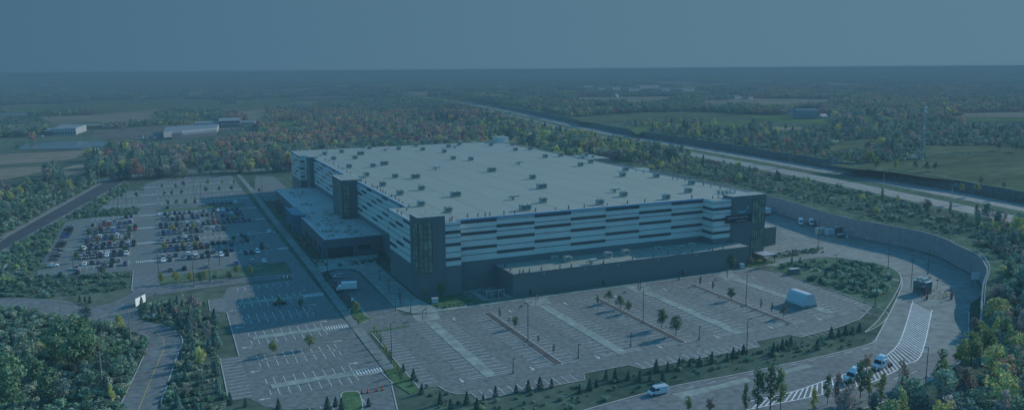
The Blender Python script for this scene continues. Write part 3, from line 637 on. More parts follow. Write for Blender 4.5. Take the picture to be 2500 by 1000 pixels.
SIGNW = mat('sign_letters', (.5, .52, .55), .5); SIGNB = mat('sign_smile', (.10, .38, .48), .5)
def text_mesh(s, size, m, parent, loc, rot, ext=.02, name='lettering'):
    cu = bpy.data.curves.new('text', 'FONT'); cu.body = s; cu.size = size; cu.extrude = ext; cu.resolution_u = 2
    o = bpy.data.objects.new('text', cu); C.objects.link(o); dg = bpy.context.evaluated_depsgraph_get(); dg.update()
    me = bpy.data.meshes.new_from_object(o.evaluated_get(dg)); bpy.data.objects.remove(o); me.materials.clear(); me.materials.append(m)
    r = bpy.data.objects.new(name, me); C.objects.link(r); r.parent = parent; r.location = loc; r.rotation_euler = rot; return r
text_mesh('work hard. have fun.', 1.35, SIGNW, ban, (226.2, 277.02, 19.7), (PI / 2, 0, 0)); text_mesh('make history.', 1.0, SIGNW, ban, (231.2, 277.02, 18.3), (PI / 2, 0, 0))
b = MB()  # the curved smile with its arrow tip
for k in range(14):
    a0, a1 = [math.radians(215 + (325 - 215) * (k + j) / 14) for j in (0, 1)]
    w0, w1 = [.12 + .28 * math.sin(PI * (k + j) / 14) for j in (0, 1)]
    P = [(234.2 + (3.4 + s * w) * math.cos(a), 277.34, 25.6 + (3.4 + s * w) * math.sin(a)) for a, s, w in ((a0, 1, w0), (a1, 1, w1), (a1, -1, w1), (a0, -1, w0))]
    b.face(P)
b.face([(236.4, 277.34, 24.4), (237.5, 277.34, 23.1), (237.9, 277.34, 24.9)])
b.build('smile_logo', SIGNB, wh)
# low wing along the front
wg = MB(); wg.box(119.4, 231, 268.3, 285.3, 0, 8.9); wg = wg.build('front_wing', GREY, wh)
b = MB(); b.sheet([(119.8, 268.7), (230.6, 268.7), (230.6, 277.9), (219.1, 277.9), (219.1, 285.2), (119.8, 285.2)], 8.93); b.build('roof', ROOFM, wg)
b = MB(); b.strip([(119.4, 285.3), (119.4, 268.3), (231, 268.3), (231, 277.8)], .4, 9.0, off=.2); b.build('coping', COPE, wg)
for i, x in enumerate((132, 150, 165, 184, 203)):
    b = MB(); b.box(x, x + .7, 268.1, 268.297, 7.6, 7.9, 0); b.build('wall_lamp', SIGNW, wg)
for x in (126, 158, 196, 222):
    b = MB(); b.box(x, x + 1.1, 268.22, 268.297, .1, 2.3); b.build('door', TRIM, wg)
b = MB(); b.box(250, 272, 297, 331, 0, 8.9); sd = b.build('side_wing', GREYD, wh)
b = MB(); b.sheet([(250.4, 297.4), (271.6, 297.4), (271.6, 330.6), (250.4, 330.6)], 8.93); b.build('roof', ROOFM, sd)
for (x0, x1, y0, y1, z0, z1, nm, m2) in ((250.003, 266, 443, 468, 0, 28.4, 'side_tower', GREYD), (250.003, 257, 385, 392, 0, 28.4, 'side_tower', WHITE), (246, 255, 580, 591, 28.1, 32.4, 'roof_stair_box', WHITE)):
    b = MB(); b.box(x0, x1, y0, y1, z0, z1); b.sheet([(x0 + .3, y0 + .3), (x1 - .3, y0 + .3), (x1 - .3, y1 - .3), (x0 + .3, y1 - .3)], z1 + .02, 1); b.build(nm, [m2, ROOFM], wh)
# dock doors on the right flank
for k in range(22):
    y = 340 + k * 9.5
    if 380 < y < 395 or 440 < y < 470: continue
    b = MB(); b.box(250.003, 250.9, y, y + 3.2, 1.2, 4.6); b.build('dock_door', TRIM, wh)
# office annex on the left flank
AN = [(67.5, 364), (XL - .01, 364), (XL - .01, 538), (69.5, 538), (69.5, 456), (67.5, 428)]
b = MB(); b.prism(AN, 0, 8.6, 0, top=False); an = b.build('office_annex', clad('office_cladding', (.13, .14, .15), .6), wh)
b = MB(); b.sheet(AN, 8.45); b.build('roof', mat('annex_roof_membrane', (.33, .33, .32), .8, .1, .1, nscale2=.6), an)
b = MB(); b.strip(AN + [AN[0]], .45, 8.72, off=.22); b.build('coping', COPE, an)
b = MB(); b.box(68.6, 80.5, 363.9, 363.997, .2, 4.6); b.build('window', GLASS, an)
b = MB(); b.box(83, 89, 363.9, 363.997, 2.6, 4.6); b.build('window', GLASS, an)
for y in (372, 384, 396, 408, 466, 480, 494, 508, 522):
    x = 67.5 if y < 428 else 69.5
    b = MB(); b.box(x - .1, x - .003, y, y + 7, .8, 3.6); b.build('window', GLASS, an)
b = MB(); b.prism([(63.6, 431), (69.6, 427.5), (69.6, 457), (63.6, 453)], 0, 9.6, 0); b.build('entrance_portal', BLUEP, an)
b = MB(); b.box(66.9, 67.45, 364.2, 369, .1, 7.6); b.build('blue_wall_panel', BLUEP, an)
b = MB(); b.box(63.45, 63.58, 436, 448, .2, 4.2); b.build('entrance_doors', GLASS, an)
# ---- rooftop machinery
RTUM = mat('unit_metal', (.36, .40, .36), .5, .12, .8); RTUD = mat('unit_grille', (.15, .165, .15), .6); PIPE = mat('vent_pipe', (.10, .10, .10), .5)
def rtu(w, d, h):
    t = thing('rooftop_unit', '', 'rooftop unit')
    b = MB(); b.box(-w / 2, w / 2, -d / 2, d / 2, .35, h, bottom=True); b.box(-w / 2 + .15, w / 2 - .15, -d / 2 + .15, d / 2 - .15, 0, .349); b.box(w / 2 - .9, w / 2 + .45, -d / 2 + .2, d / 2 - .2, h * .45, h * .82, bottom=True); b.build('housing', RTUM, t)
    b = MB()
    for k in range(3): x = -w / 2 + .3 + k * (w - .6) / 3; b.box(x, x + (w - .6) / 3 - .15, -d / 2 - .03, -d / 2 - .004, .6, h - .35)
    b.build('grille', RTUD, t)
    for k in range(2): b = MB(); b.tube((-w / 4 + k * w / 2, 0, h), (-w / 4 + k * w / 2, 0, h + .18), .5, n=10); b.build('fan', RTUD, t)
    return t
def duct_unit():
    t = thing('duct_unit', '', 'rooftop unit')
    b = MB(); b.box(-1.0, 2.0, -.8, .8, 1.2, 1.9, bottom=True); b.box(-.5, .3, -.5, .5, 0, 1.2); b.build('housing', RTUM, t)
    b = MB(); b.box(-2.4, -1.0, -.7, .7, .9, 1.5, bottom=True); b.build('duct', RTUM, t)
    b = MB(); b.box(2.0, 2.5, -.7, .7, 1.3, 1.8, bottom=True); b.build('hood', RTUD, t)
    return t
Zr = ZT - .24
def zc(ox, oy, s, pts): return [(ox + a / s, oy + b / s) for a, b in pts]
U = zc(680, 330, 3.7025, [(417,178),(570,160),(498,222),(690,215),(822,125),(1085,132),(1243,103),(1303,138),(637,295),(853,288),(793,372),(1053,385),(940,460),(1292,495),(1097,540),(1287,640)]) + \
    zc(1050, 330, 4.348, [(195,130),(310,105),(150,185),(645,112),(245,258),(433,268),(875,110),(905,165),(1063,155),(1222,238),(1385,225),(1597,328),(1705,295),(1652,222),(2075,378),(2043,438),(1087,463),(1197,715),(190,818),(1800,735),(2052,650)]) + zc(1500, 350, 4, [(408,332),(752,402),(720,480),(505,545)])
UB = zc(680, 330, 3.7025, [(742,178),(955,270),(1237,390)]) + zc(1050, 330, 4.348, [(652,388),(1183,565),(270,650),(1008,795)])
UD = zc(680, 330, 3.7025, [(968,145),(1422,312)]) + zc(1050, 330, 4.348, [(265,138),(945,312),(885,682),(1962,605)])
small, big, duct = rtu(2.9, 2.2, 2.3), rtu(4.5, 2.5, 2.5), duct_unit()
for i, q in enumerate(U): place(small, at(*q, Zr), 0, 'small grey boxy rooftop unit standing on the main white roof', 'small rooftop units on the main roof')
for q in UB: place(big, at(*q, Zr), 0, 'wide grey rooftop unit standing on the main white roof', 'wide rooftop units on the main roof')
for q in UD: place(duct, at(*q, Zr), 0, 'low raised duct unit standing on the main white roof', 'duct units on the main roof')
for q in zc(1100, 500, 3.846, [(1095,532),(1475,492),(1643,470)]): dup(small, at(*q, 8.94), 0, 'pale rooftop unit on the sunlit roof of the low front wing', 'sunlit units on the front wing')
dup(small, at(*zc(1100, 500, 3.846, [(975, 520)])[0], 8.94), 0, 'leftmost rooftop unit on the low front wing, beside the shadow edge', scale=.85)
del_label = dup(duct, at(*zc(1100, 500, 3.846, [(1325, 552)])[0], 8.94), 0, 'duct unit on the low front wing, between boxy units'); 
if 'group' in del_label: del del_label['group']
for q in zc(1500, 480, 3.572, [(380,470),(580,460),(670,437)]): dup(small, at(*q, 8.94), 0, 'rooftop unit on the front wing in the shadow of the tall facade', 'shaded units on the front wing', scale=(.9, .8, .8))
for a in C.objects:
    if a.name.startswith('rooftop_unit') and a.get('label', '').startswith('leftmost') and 'group' in a: del a['group']
def vent():
    b = MB(); b.tube((0, 0, 0), (0, 0, 1.1), .2, n=7); b.tube((0, 0, 1.1), (0, 0, 1.35), .32, n=7); b.box(-.35, .35, -.35, .35, 0, .12)
    return tag(b.build('roof_vent', PIPE), 'slim dark vent pipe near the edge of the main roof', 'roof vent', 'vent pipes on the main roof')
v0 = vent()
V = zc(1050, 330, 4.348, [(398,870),(508,860),(585,856),(635,850),(785,840),(898,830),(1120,808),(1330,790),(1472,782),(1637,768),(1880,745),(2097,726),(140,905),(210,912),(232,905)]) + zc(680, 330, 3.7025, [(377,190),(423,228),(457,240),(498,264),(543,288),(577,307),(617,332),(650,352),(748,422),(787,440),(848,460),(893,484),(921,504),(944,520),(967,532),(1021,556),(1057,576),(1088,598),(1122,618),(1180,646),(1160,676),(1077,705),(1112,724),(1328,720),(430,138),(445,138),(768,122)]) + zc(1500, 350, 4, [(127,585),(297,572),(755,538),(960,538),(1015,535),(210,275),(285,288),(570,350),(615,358),(690,370),(870,410),(942,428),(1032,445)])
for q in V: place(v0, at(*q, Zr), rnd.uniform(0, 3), scale=rnd.uniform(.8, 1.15))
for q in zc(1100, 500, 3.846, [(510,583),(563,613),(650,642),(682,638),(740,630),(853,612),(1028,594),(1134,583),(1436,548),(1708,513),(1905,487)]) + zc(1500, 480, 3.572, [(340,525),(466,508),(570,500),(678,485),(828,468),(857,470),(948,455)]):
    dup(v0, at(*q, 8.94), 0, 'slim dark vent pipe near the edge of the front wing roof', 'vent pipes on the front wing')
# equipment clusters on the stair towers and the annex roof
def cluster(name, label, cat, items, z, loc):
    t = thing(name, label, cat, loc)
    for (x, y, w, d, h) in items:
        b = MB(); b.box(x - w / 2, x + w / 2, y - d / 2, y + d / 2, .25, h, bottom=True); b.box(x - w / 2 + .1, x - w / 2 + .25, y - d / 2, y + d / 2, 0, .25); b.box(x + w / 2 - .25, x + w / 2 - .1, y - d / 2, y + d / 2, 0, .25)
        b.build('condenser', RTUM, t)
    return t
r2 = random.Random(5)
cluster('equipment_rack', 'row of small condensers on the roof beside the dark right-hand stair tower', 'rooftop equipment', [(x, y, .9, .9, 1.5) for x in (0, 2.2, 4.4, 6.6) for y in (0, 3)] + [(3, -3.2, 2.4, 1.4, 1.3)], 0, (235, 292, Zr))
cluster('equipment_rack', 'small condensers on the roof behind the middle stair tower of the left flank', 'rooftop equipment', [(0, 0, 1.2, 1, 1.4), (2.2, 1.5, 1.4, 1.2, 1.7), (.5, 4, 1, 1, 1.2), (3.5, 5, 1.1, 1.1, 1.5)], 0, (98.5, 420, Zr))
cluster('equipment_rack', 'condensers and pipes on the roof above the right side tower', 'rooftop equipment', [(0, 0, 2, 1.6, 1.6), (4, 2, 1, 1, 1.2), (7, -1, 1.4, 1, 1.4), (10, 4, 1.2, 1.2, 1), (2, 6, 1, 1, 1.8)], 0, (251, 452, 28.45))
ap = cluster('condenser_unit', '', 'rooftop unit', [(0, 0, 1.3, 1.0, 1.1)], 0, (0, 0, 0))
an_pts = [(r2.uniform(71, 86), r2.uniform(368, 440)) for _ in range(34)] + [(r2.uniform(74, 84), r2.uniform(440, 520)) for _ in range(12)]
kept = []
for p in an_pts:
    if all(math.dist(p, q) > 2.2 for q in kept): kept.append(p)
for p in kept: place(ap, (*p, 8.46), r2.choice((0, PI / 2)), 'small condenser among the crowd on the shaded annex roof', 'condensers on the annex roof', scale=r2.uniform(.7, 1.7))
for p in ((78, 402), (83, 430), (73, 385)):
    b = MB(); b.box(-3, 3, -.4, .4, .3, .8, bottom=True); b.box(-.4, .4, -3.5, -.4, .3, .8, bottom=True); b.box(-2.7, -2.4, -.3, .3, 0, .3); b.box(2.4, 2.7, -.3, .3, 0, .3)
    tag(b.build('duct_run', RTUM, loc=(*p, 8.46)), 'bent grey duct run lying on the shaded annex roof', 'duct', 'duct runs on the annex roof')

bpy.context.view_layer.update()
rank(group_objs('small rooftop units on the main roof'), 'small boxy roof unit', 9); rank(group_objs('wide rooftop units on the main roof'), 'wide roof unit on the main roof'); rank(group_objs('duct units on the main roof'), 'raised duct unit on the main roof')
rank(group_objs('vent pipes on the main roof'), 'dark vent pipe on the main roof edge'); rank(group_objs('vent pipes on the front wing'), 'dark vent pipe on the front wing roof'); rank(group_objs('sunlit units on the front wing'), 'pale rooftop unit on the sunlit front wing roof'); rank(group_objs('shaded units on the front wing'), 'roof unit in shadow on the front wing'); rank(group_objs('duct runs on the annex roof'), 'bent duct run on the annex roof'); rank(group_objs('condensers on the annex roof'), 'condenser on the annex roof', 8)
# ---------------------------------------------------------------- retaining wall and its fence
STONE = mat('retaining_wall_blocks', (.25, .26, .27), .95, .12, .4, nscale2=3)
t = STONE.node_tree; b_ = t.nodes['Principled BSDF']; l_ = b_.inputs['Base Color'].links[0].from_socket
tc = t.nodes.new('ShaderNodeTexCoord'); w_ = t.nodes.new('ShaderNodeTexWave'); w_.bands_direction = 'Z'; w_.inputs['Scale'].default_value = .55; t.links.new(tc.outputs['Object'], w_.inputs[0])
mr = t.nodes.new('ShaderNodeMapRange'); mr.inputs[3].default_value = .8; mr.inputs[4].default_value = 1.08; t.links.new(w_.outputs['Fac'], mr.inputs[0])
vm = t.nodes.new('ShaderNodeVectorMath'); vm.operation = 'SCALE'; t.links.new(l_, vm.inputs[0]); t.links.new(mr.outputs[0], vm.inputs['Scale']); t.links.new(vm.outputs[0], b_.inputs['Base Color'])
WL = smooth_line(WALL, 6); wallt = thing('retaining_wall', 'tall grey block retaining wall curving around the concrete yard', 'retaining wall')
b = MB(); Wi = offset_line(WL, 0); Wo = offset_line(WL, -.45)
for i in range(len(WL) - 1):
    za, zb = wall_h(WL[i][1]), wall_h(WL[i + 1][1]); p, q, r, s_ = Wi[i], Wi[i + 1], Wo[i + 1], Wo[i]
    b.face([(*p, 0), (*p, za), (*q, zb), (*q, 0)]); b.face([(*p, za), (*s_, za), (*r, zb), (*q, zb)]); b.face([(*s_, za), (*s_, 0), (*r, 0), (*r, zb)])
b.build('wall_face', STONE, wallt)
b = MB(); Wa = offset_line(WL, .08); Wb = offset_line(WL, -.5)
for i in range(len(WL) - 1):
    za, zb = wall_h(WL[i][1]) + .01, wall_h(WL[i + 1][1]) + .01; p, q, r, s_ = Wa[i], Wa[i + 1], Wb[i + 1], Wb[i]
    b.face([(*p, za + .22), (*s_, za + .22), (*r, zb + .22), (*q, zb + .22)]); b.face([(*p, za), (*p, za + .22), (*q, zb + .22), (*q, zb)]); b.face([(*s_, za), (*r, zb), (*r, zb + .22), (*s_, za + .22)])
b.build('coping', CONC, wallt)
ft = thing('guard_fence', 'pale steel guard fence standing on top of the curved retaining wall', 'fence')
fl = resample(offset_line([p for p in WL if 172 < p[1] < 222], -1.0), 26); b = MB(); f2 = MB()
for p in fl: b.box(p[0] - .09, p[0] + .09, p[1] - .09, p[1] + .09, wall_h(p[1]) - .1, wall_h(p[1]) + 1.35)
for p, q in zip(fl, fl[1:]):
    for zz in (.55, 1.25): f2.tube((*p, wall_h(p[1]) + zz), (*q, wall_h(q[1]) + zz), .07, n=4)
STEEL = mat('galvanised_steel', (.45, .46, .46), .5); b.build('posts', STEEL, ft); f2.build('rails', STEEL, ft)
ft = thing('chain_link_fence', 'dark chain link fence line along the long crest of the retaining wall', 'fence')
fl = resample(offset_line([p for p in WL if p[1] > 226], -.9), 60); b = MB(); f2 = MB()
for p in fl: b.box(p[0] - .05, p[0] + .05, p[1] - .05, p[1] + .05, wall_h(p[1]) - .1, wall_h(p[1]) + 1.5)
for p, q in zip(fl, fl[1:]):
    for zz in (.2, .8, 1.45): f2.tube((*p, wall_h(p[1]) + zz), (*q, wall_h(q[1]) + zz), .035, n=4)
b.build('posts', TRIM, ft); f2.build('rails', TRIM, ft)
# ---------------------------------------------------------------- cars
PAINTM = objcolor_mat('car_paint', .5, .3, coat=0); CGL = mat('car_glass', (.015, .018, .022), .2, spec=.4); TYRE = mat('tyre_rubber', (.02, .02, .02), .8); RIM = mat('wheel_rim', (.3, .3, .31), .3, metal=.6); LAMP = mat('lamp_lens', (.5, .5, .48), .2)
KINDS = {
 'sedan': dict(st=[(-2.33,.70,.42,.80),(-2.2,.86,.24,.95),(-1.2,.91,.2,1.0),(.6,.91,.2,.98),(1.5,.89,.22,.88),(2.15,.82,.24,.74),(2.33,.66,.38,.6)], gb=(-1.85,1.05,.80,.95), gt=(-1.0,.25,.62,1.42)),
 'suv': dict(st=[(-2.35,.80,.45,.95),(-2.25,.90,.3,1.1),(-1.2,.95,.28,1.12),(.7,.95,.28,1.1),(1.6,.93,.3,1.02),(2.2,.86,.3,.9),(2.38,.7,.45,.75)], gb=(-2.2,1.15,.86,1.08), gt=(-1.75,.35,.70,1.70)),
 'hatchback': dict(st=[(-2.0,.74,.4,.9),(-1.9,.86,.25,1.0),(-.8,.89,.22,1.02),(.6,.89,.22,1.0),(1.4,.86,.24,.9),(1.9,.8,.26,.78),(2.05,.66,.4,.64)], gb=(-1.85,1.0,.80,.98), gt=(-1.35,.2,.64,1.5)),
}
def loft(mb, st, mi=0):
    R = []
    for x, hw, z0, z1 in st:
        n = len(mb.v); c = .12
        mb.v += [(x, -hw, z0), (x, -hw, z1 - c), (x, -hw + c, z1), (x, hw - c, z1), (x, hw, z1 - c), (x, hw, z0)]; R.append(n)
    for a, c in zip(R, R[1:]):
        for k in range(6): j = (k + 1) % 6; mb.f.append((a + k, c + k, c + j, a + j)); mb.m.append(mi)
    mb.f.append(tuple(R[0] + k for k in range(6))); mb.m.append(mi); mb.f.append(tuple(R[-1] + 5 - k for k in range(6))); mb.m.append(mi)
def frustum(mb, b4, t4, mi=0, top=True):
    n = len(mb.v); mb.v += list(b4) + list(t4)
    for k in range(4): j = (k + 1) % 4; mb.f.append((n + k, n + j, n + 4 + j, n + 4 + k)); mb.m.append(mi)
    if top: mb.f.append((n + 4, n + 5, n + 6, n + 7)); mb.m.append(mi)
def wheel_mesh(r, w):
    b = MB(); b.tube((0, -w / 2, 0), (0, w / 2, 0), r, n=12); b.tube((0, -w / 2 - .01, 0), (0, w / 2 + .01, 0), r * .58, n=8, mi=1)
    me = bpy.data.meshes.new('wheel'); me.from_pydata(b.v, [], b.f); me.materials.append(TYRE); me.materials.append(RIM); me.polygons.foreach_set('material_index', b.m); return me
WH = wheel_mesh(.33, .22)
def add_wheels(t, xs, hw, r=.33, me=None):
    for x in xs:
        for s in (-1, 1):
            o = bpy.data.objects.new('wheel', me or WH); C.objects.link(o); o.parent = t; o.location = (x, s * hw, r)
def make_car(kind):
    k = KINDS[kind]; t = thing('parked_car', '', 'car'); b = MB(); loft(b, k['st'])
    x0, x1, hw, z0 = k['gb']; u0, u1, tw, z1 = k['gt']
    b.box(u0 - .05, u1 + .05, -tw - .03, tw + .03, z1 - .05, z1 + .02, bottom=True)
    for s in (-1, 1):
        for xa, ua in ((x0, u0), (x1, u1)): b.tube((xa, s * hw, z0), (ua, s * tw, z1), .045, n=4)
    b.build('body', PAINTM, t)
    g = MB(); frustum(g, [(x0 + .03, -hw + .02, z0), (x1 - .03, -hw + .02, z0), (x1 - .03, hw - .02, z0), (x0 + .03, hw - .02, z0)], [(u0, -tw, z1 - .04), (u1, -tw, z1 - .04), (u1, tw, z1 - .04), (u0, tw, z1 - .04)]); g.build('windows', CGL, t)
    add_wheels(t, (k['st'][0][0] + .85, k['st'][-1][0] - .85), k['st'][2][1] - .10)
    for s in (-1, 1):
        l = MB(); xf = k['st'][-2][0]; l.box(xf - .12, xf + .1, s * .62 - .16, s * .62 + .16, k['st'][-2][3] - .18, k['st'][-2][3] - .04, bottom=True); l.build('headlight', LAMP, t)
    return t
protos = {k: make_car(k) for k in KINDS}
PALETTE = [('white', (.75, .75, .74)), ('silver', (.32, .33, .34)), ('grey', (.16, .165, .17)), ('black', (.025, .025, .028)), ('dark blue', (.03, .05, .12)), ('red', (.26, .03, .03)), ('blue', (.05, .12, .28)), ('dark green', (.03, .07, .05)), ('beige', (.34, .30, .23))]
PW = [.10, .09, .25, .33, .09, .04, .05, .03, .02]
KW = ['sedan', 'suv', 'hatchback']
kname = {'sedan': 'saloon', 'suv': 'sport utility car', 'hatchback': 'hatchback'}
rc = random.Random(21)
def car(x, y, rz, where, kind=None, col=None, z=.06, gname=True):
    kind = kind or rc.choices(KW, (.42, .4, .18))[0]
    cn, cv = next(c for c in PALETTE if c[0] == col) if col else rc.choices(PALETTE, PW)[0]
    v = rc.uniform(.85, 1.12)
    lab = f'{cn} {kname[kind]} {where}'.replace('sport utility car', 'tall wagon')
    return place(protos[kind], (x, y, z), rz + rc.uniform(-.02, .02), lab, (f'{cn} {kname[kind]}s {where}' if gname else None), color=tuple(min(.8, c * v) for c in cv))
def occ(x, yc, s):
    if x < -5:      # west block
        if yc == 393.7: return .95 if s > 0 and x > -35 else (.22 if s < 0 else .3)
        if yc in (415.4, 437.1): return .95
        if yc in (458.8, 480.5): return .93
        if yc == 502.2: return .9 if x > -32 else .4
        if yc == 523.6: return (.7 if s < 0 else 0) if x > -26 else 0
        return 0
    if yc == 393.7: return (.85 if x < 30 else .7) if s < 0 else (.97 if x < 15 else .62)
    if yc == 415.4: return (.97 if x < 15 else .35) if s < 0 else .94
    if yc == 437.1: return .97 if x < 16 else (.5 if x > 31 else .02)
    if yc == 458.8: return .97
    if yc in (480.5, 502.2): return .95 if x < 44 else .7
    if yc == 523.6: return .92 if s < 0 and x < 44 else 0
    return 0
ncar = 0
roww = dict(zip((393.7, 415.4, 437.1, 458.8, 480.5, 502.2, 523.6), 'one two three four five six seven'.split()))
rown = {393.7: 'first', 415.4: 'second', 437.1: 'third', 458.8: 'fourth', 480.5: 'fifth', 502.2: 'sixth', 523.6: 'seventh'}
for (xa, xb, yr, s, yc) in ROWS:
    x = xa + 1.4; nrow = 0
    while x < xb - 1:
        if ncar < 300 and rc.random() < occ(x, yc, s) * .97:
            side = 'west' if x < -5 else 'east'; nrow += 1
            o_ = car(x, yr + rc.uniform(-.35, .35), (PI / 2 if rc.random() < .85 else -PI / 2) * s, f'in the {rown[yc]} double row of the {side} block')
            o_['label'] = o_['label'].split(' in the ')[0] + f", {ordn(nrow)} from left on the {'far' if s > 0 else 'near'} side of {side} block row {roww[yc]}"
            ncar += 1
        x += 2.75
for k in range(15):
    if k in (4, 8): continue
    car(-46.6, 414 + k * 6.2 + rc.uniform(-.3, .3), .35 if k % 2 else .2, 'in the slanted row along the western edge of the lot')
for x, y, a, c in ((-45.5, 400.5, .1, 'white'), (-41, 381.5, PI / 2, 'dark green'), (-34.6, 381.8, PI / 2, 'black')): car(x, y, a, 'standing apart at the southwest end of the lot', 'sedan', c, gname=False)
for x, c in ((-1, 'grey'), (4.5, 'black'), (13.5, 'silver'), (26, 'blue'), (33, 'silver'), (38, 'white')): car(x + 3, 369, PI / 2, 'in the sparse southern edge row of the parking lot', None, c)
for x in (25, 29, 31.5, 34, 36.6, 39.5, 42, 45): car(x, 546 + rc.uniform(-.3, .3), PI / 2, 'in the shaded row just north of the grass strip')
car(4, 545, PI / 2, 'alone in the sunlit row north of the grass strip', 'sedan', 'black', gname=False)
for i, (x, y) in enumerate(((66, 520), (66.3, 528), (66, 536), (66.2, 545))): car(x, y, PI / 2, 'lined up in shadow beside the office annex sidewalk')
P_ = at(828, 678); car(P_.x, P_.y, 2.9, 'parked in the shaded loop beside the white box truck', 'suv', 'silver', gname=False)
P_ = at(684, 742); car(P_.x, P_.y, 0, 'parked alone in the deep shadow of the south lot', 'sedan', 'black', gname=False)
P_ = at(658, 567); car(P_.x, P_.y, 1.2, 'waiting in shadow by the crosswalk near the annex', 'hatchback', 'white', gname=False)
for q, z, a, k, c, wh_ in (((2208, 496), 9.15, 0, 'sedan', 'dark blue', 'driving past the bushes on the nearer highway carriageway'), ((2404, 538), 9.15, 0, 'suv', 'black', 'driving on the nearer highway carriageway, closest to the right frame edge'),
                         ((1769, 394), 9.15, PI, 'sedan', 'white', 'driving on the far highway carriageway'), ((1799, 420), 9.15, 0, 'suv', 'black', 'half hidden behind shrubs on the nearer highway carriageway')):
    p = at(*q, z); d = (np.interp(p.y + 5, [a_ for a_, _ in HWX], [b2 for _, b2 in HWX]) - np.interp(p.y - 5, [a_ for a_, _ in HWX], [b2 for _, b2 in HWX])) / 10
    o = car(p.x, p.y, math.atan2(1, d) + a + PI, wh_, k, c, z=z, gname=False); o.name = 'car'
for q in ((1383, 327), (1372, 324), (1218, 277), (1270, 291)):
    p = at(*q, 9.15); o = car(p.x, p.y, 1.75, 'tiny on the distant stretch of the highway', 'suv', 'white', z=9.15); o.name = 'car'
# ---------------------------------------------------------------- van, trucks, trailers
WP = mat('white_vehicle_paint', (.58, .61, .62), .35, spec=.5); CHR = mat('chrome', (.5, .5, .5), .2, metal=.9)
WH2 = wheel_mesh(.5, .3)
def road_heading(p, q): return math.atan2(q[1] - p[1], q[0] - p[0])
rd = ats([(1889, 895), (1631, 945)]); HDG = road_heading(rd[0], rd[1])
p = at(1606, 960)
vn = thing('cargo_van', 'white cargo van with roof ladder rack driving on the exit road', 'van', (p.x, p.y, .06), HDG)
b = MB(); loft(b, [(-2.8,.9,.4,1.9),(-2.7,.98,.32,2.15),(.9,.99,.3,2.15),(1.3,.98,.3,2.05)]); loft(b, [(1.301,.97,.3,1.25),(2.2,.95,.32,1.12),(2.7,.9,.34,.95),(2.85,.8,.42,.8)]); b.build('body', WP, vn)
b = MB(); frustum(b, [(1.302,-.9,1.2),(2.25,-.85,1.12),(2.25,.85,1.12),(1.302,.9,1.2)], [(1.303,-.82,2.0),(1.5,-.78,2.0),(1.5,.78,2.0),(1.303,.82,2.0)]); b.build('windscreen', CGL, vn)
for s in (-1, 1): b = MB(); b.box(.2, 1.2, s * .995 - .012, s * .995 + .012, 1.25, 1.85, bottom=True); b.build('side_window', CGL, vn)
b = MB()
for x in (-2.3, -1, .3): b.box(x - .04, x + .04, -.95, .95, 2.3, 2.36, bottom=True)
for y in (-.8, -.3, .3, .8): b.box(-2.6, .9, y - .04, y + .04, 2.37, 2.43, bottom=True)
for x in (-2.3, .3):
    for y in (-.93, .93): b.box(x - .03, x + .03, y - .03, y + .03, 2.14, 2.3)
b.build('ladder_rack', CHR, vn); add_wheels(vn, (-1.8, 1.8), .86, .38)
for s in (-1, 1): b = MB(); b.box(2.72, 2.84, s * .62 - .16, s * .62 + .16, .68, .86, bottom=True); b.build('headlight', LAMP, vn)
def tractor(label, loc, rz, group=None):
    t = thing('semi_truck', label, 'truck', loc, rz, group)
    b = MB(); loft(b, [(-1.6,1.15,.9,2.9),(-1.5,1.22,.8,3.0),(.5,1.22,.75,3.0),(1.3,1.2,.75,2.5)]); loft(b, [(1.301,1.05,.6,1.9),(2.6,1.0,.55,1.75),(3.1,.95,.55,1.5),(3.2,.9,.7,1.2)])
    frustum(b, [(-1.55,-1.1,3.001),(1.0,-1.1,2.75),(1.0,1.1,2.75),(-1.55,1.1,3.001)], [(-1.5,-.95,3.9),(-.3,-.85,3.7),(-.3,.85,3.7),(-1.5,.95,3.9)]); b.build('cab', WP, t)
    b = MB(); frustum(b, [(1.0,-1.1,1.9),(1.85,-1.0,1.86),(1.85,1.0,1.86),(1.0,1.1,1.9)], [(.95,-1.05,2.7),(1.25,-.95,2.7),(1.25,.95,2.7),(.95,1.05,2.7)]); b.build('windscreen', CGL, t)
    for s in (-1, 1): b = MB(); b.box(.1, .95, s * 1.235 - .01, s * 1.235 + .01, 1.8, 2.6, bottom=True); b.build('side_window', CGL, t)
    b = MB(); b.box(-4.9, -1.6, -.45, .45, .7, 1.0, bottom=True); b.box(-3.9, -2.7, -.6, .6, 1.01, 1.2); b.build('chassis', TRIM, t)
    b = MB(); b.box(3.2, 3.3, -.6, .6, .75, 1.4, bottom=True); b.build('grille', CHR, t)
    b = MB(); b.tube((-1.75, -.9, 1), (-1.75, -.9, 3.5), .09, n=6); b.build('exhaust', CHR, t); b = MB(); b.tube((-1.75, .9, 1), (-1.75, .9, 3.5), .09, n=6); b.build('exhaust', CHR, t)
    for x in (2.3, -2.9, -4.2):
        for s in (-1, 1): o = bpy.data.objects.new('wheel', WH2); C.objects.link(o); o.parent = t; o.location = (x, s * 1.05, .5)
    for s in (-1, 1): b = MB(); b.box(3.0, 3.18, s * .8 - .15, s * .8 + .15, .95, 1.15, bottom=True); b.build('headlight', LAMP, t)
    return t
hd2 = road_heading(*ats([(2200, 885), (2060, 940)]))
p = at(2148, 899); tractor('white semi tractor without trailer driving over the striped median', (p.x, p.y, .07), hd2)
p = at(2082, 930); tractor('white semi tractor partly hidden behind roadside trees', (p.x, p.y, .07), hd2)
p = at(1955, 549); tractor('white tractor cab parked by the dock court, left of a pair', (p.x, p.y, .07), -2.2); p = at(1981, 550); tractor('white tractor cab parked by the dock court, right of a pair', (p.x, p.y, .07), -2.2)
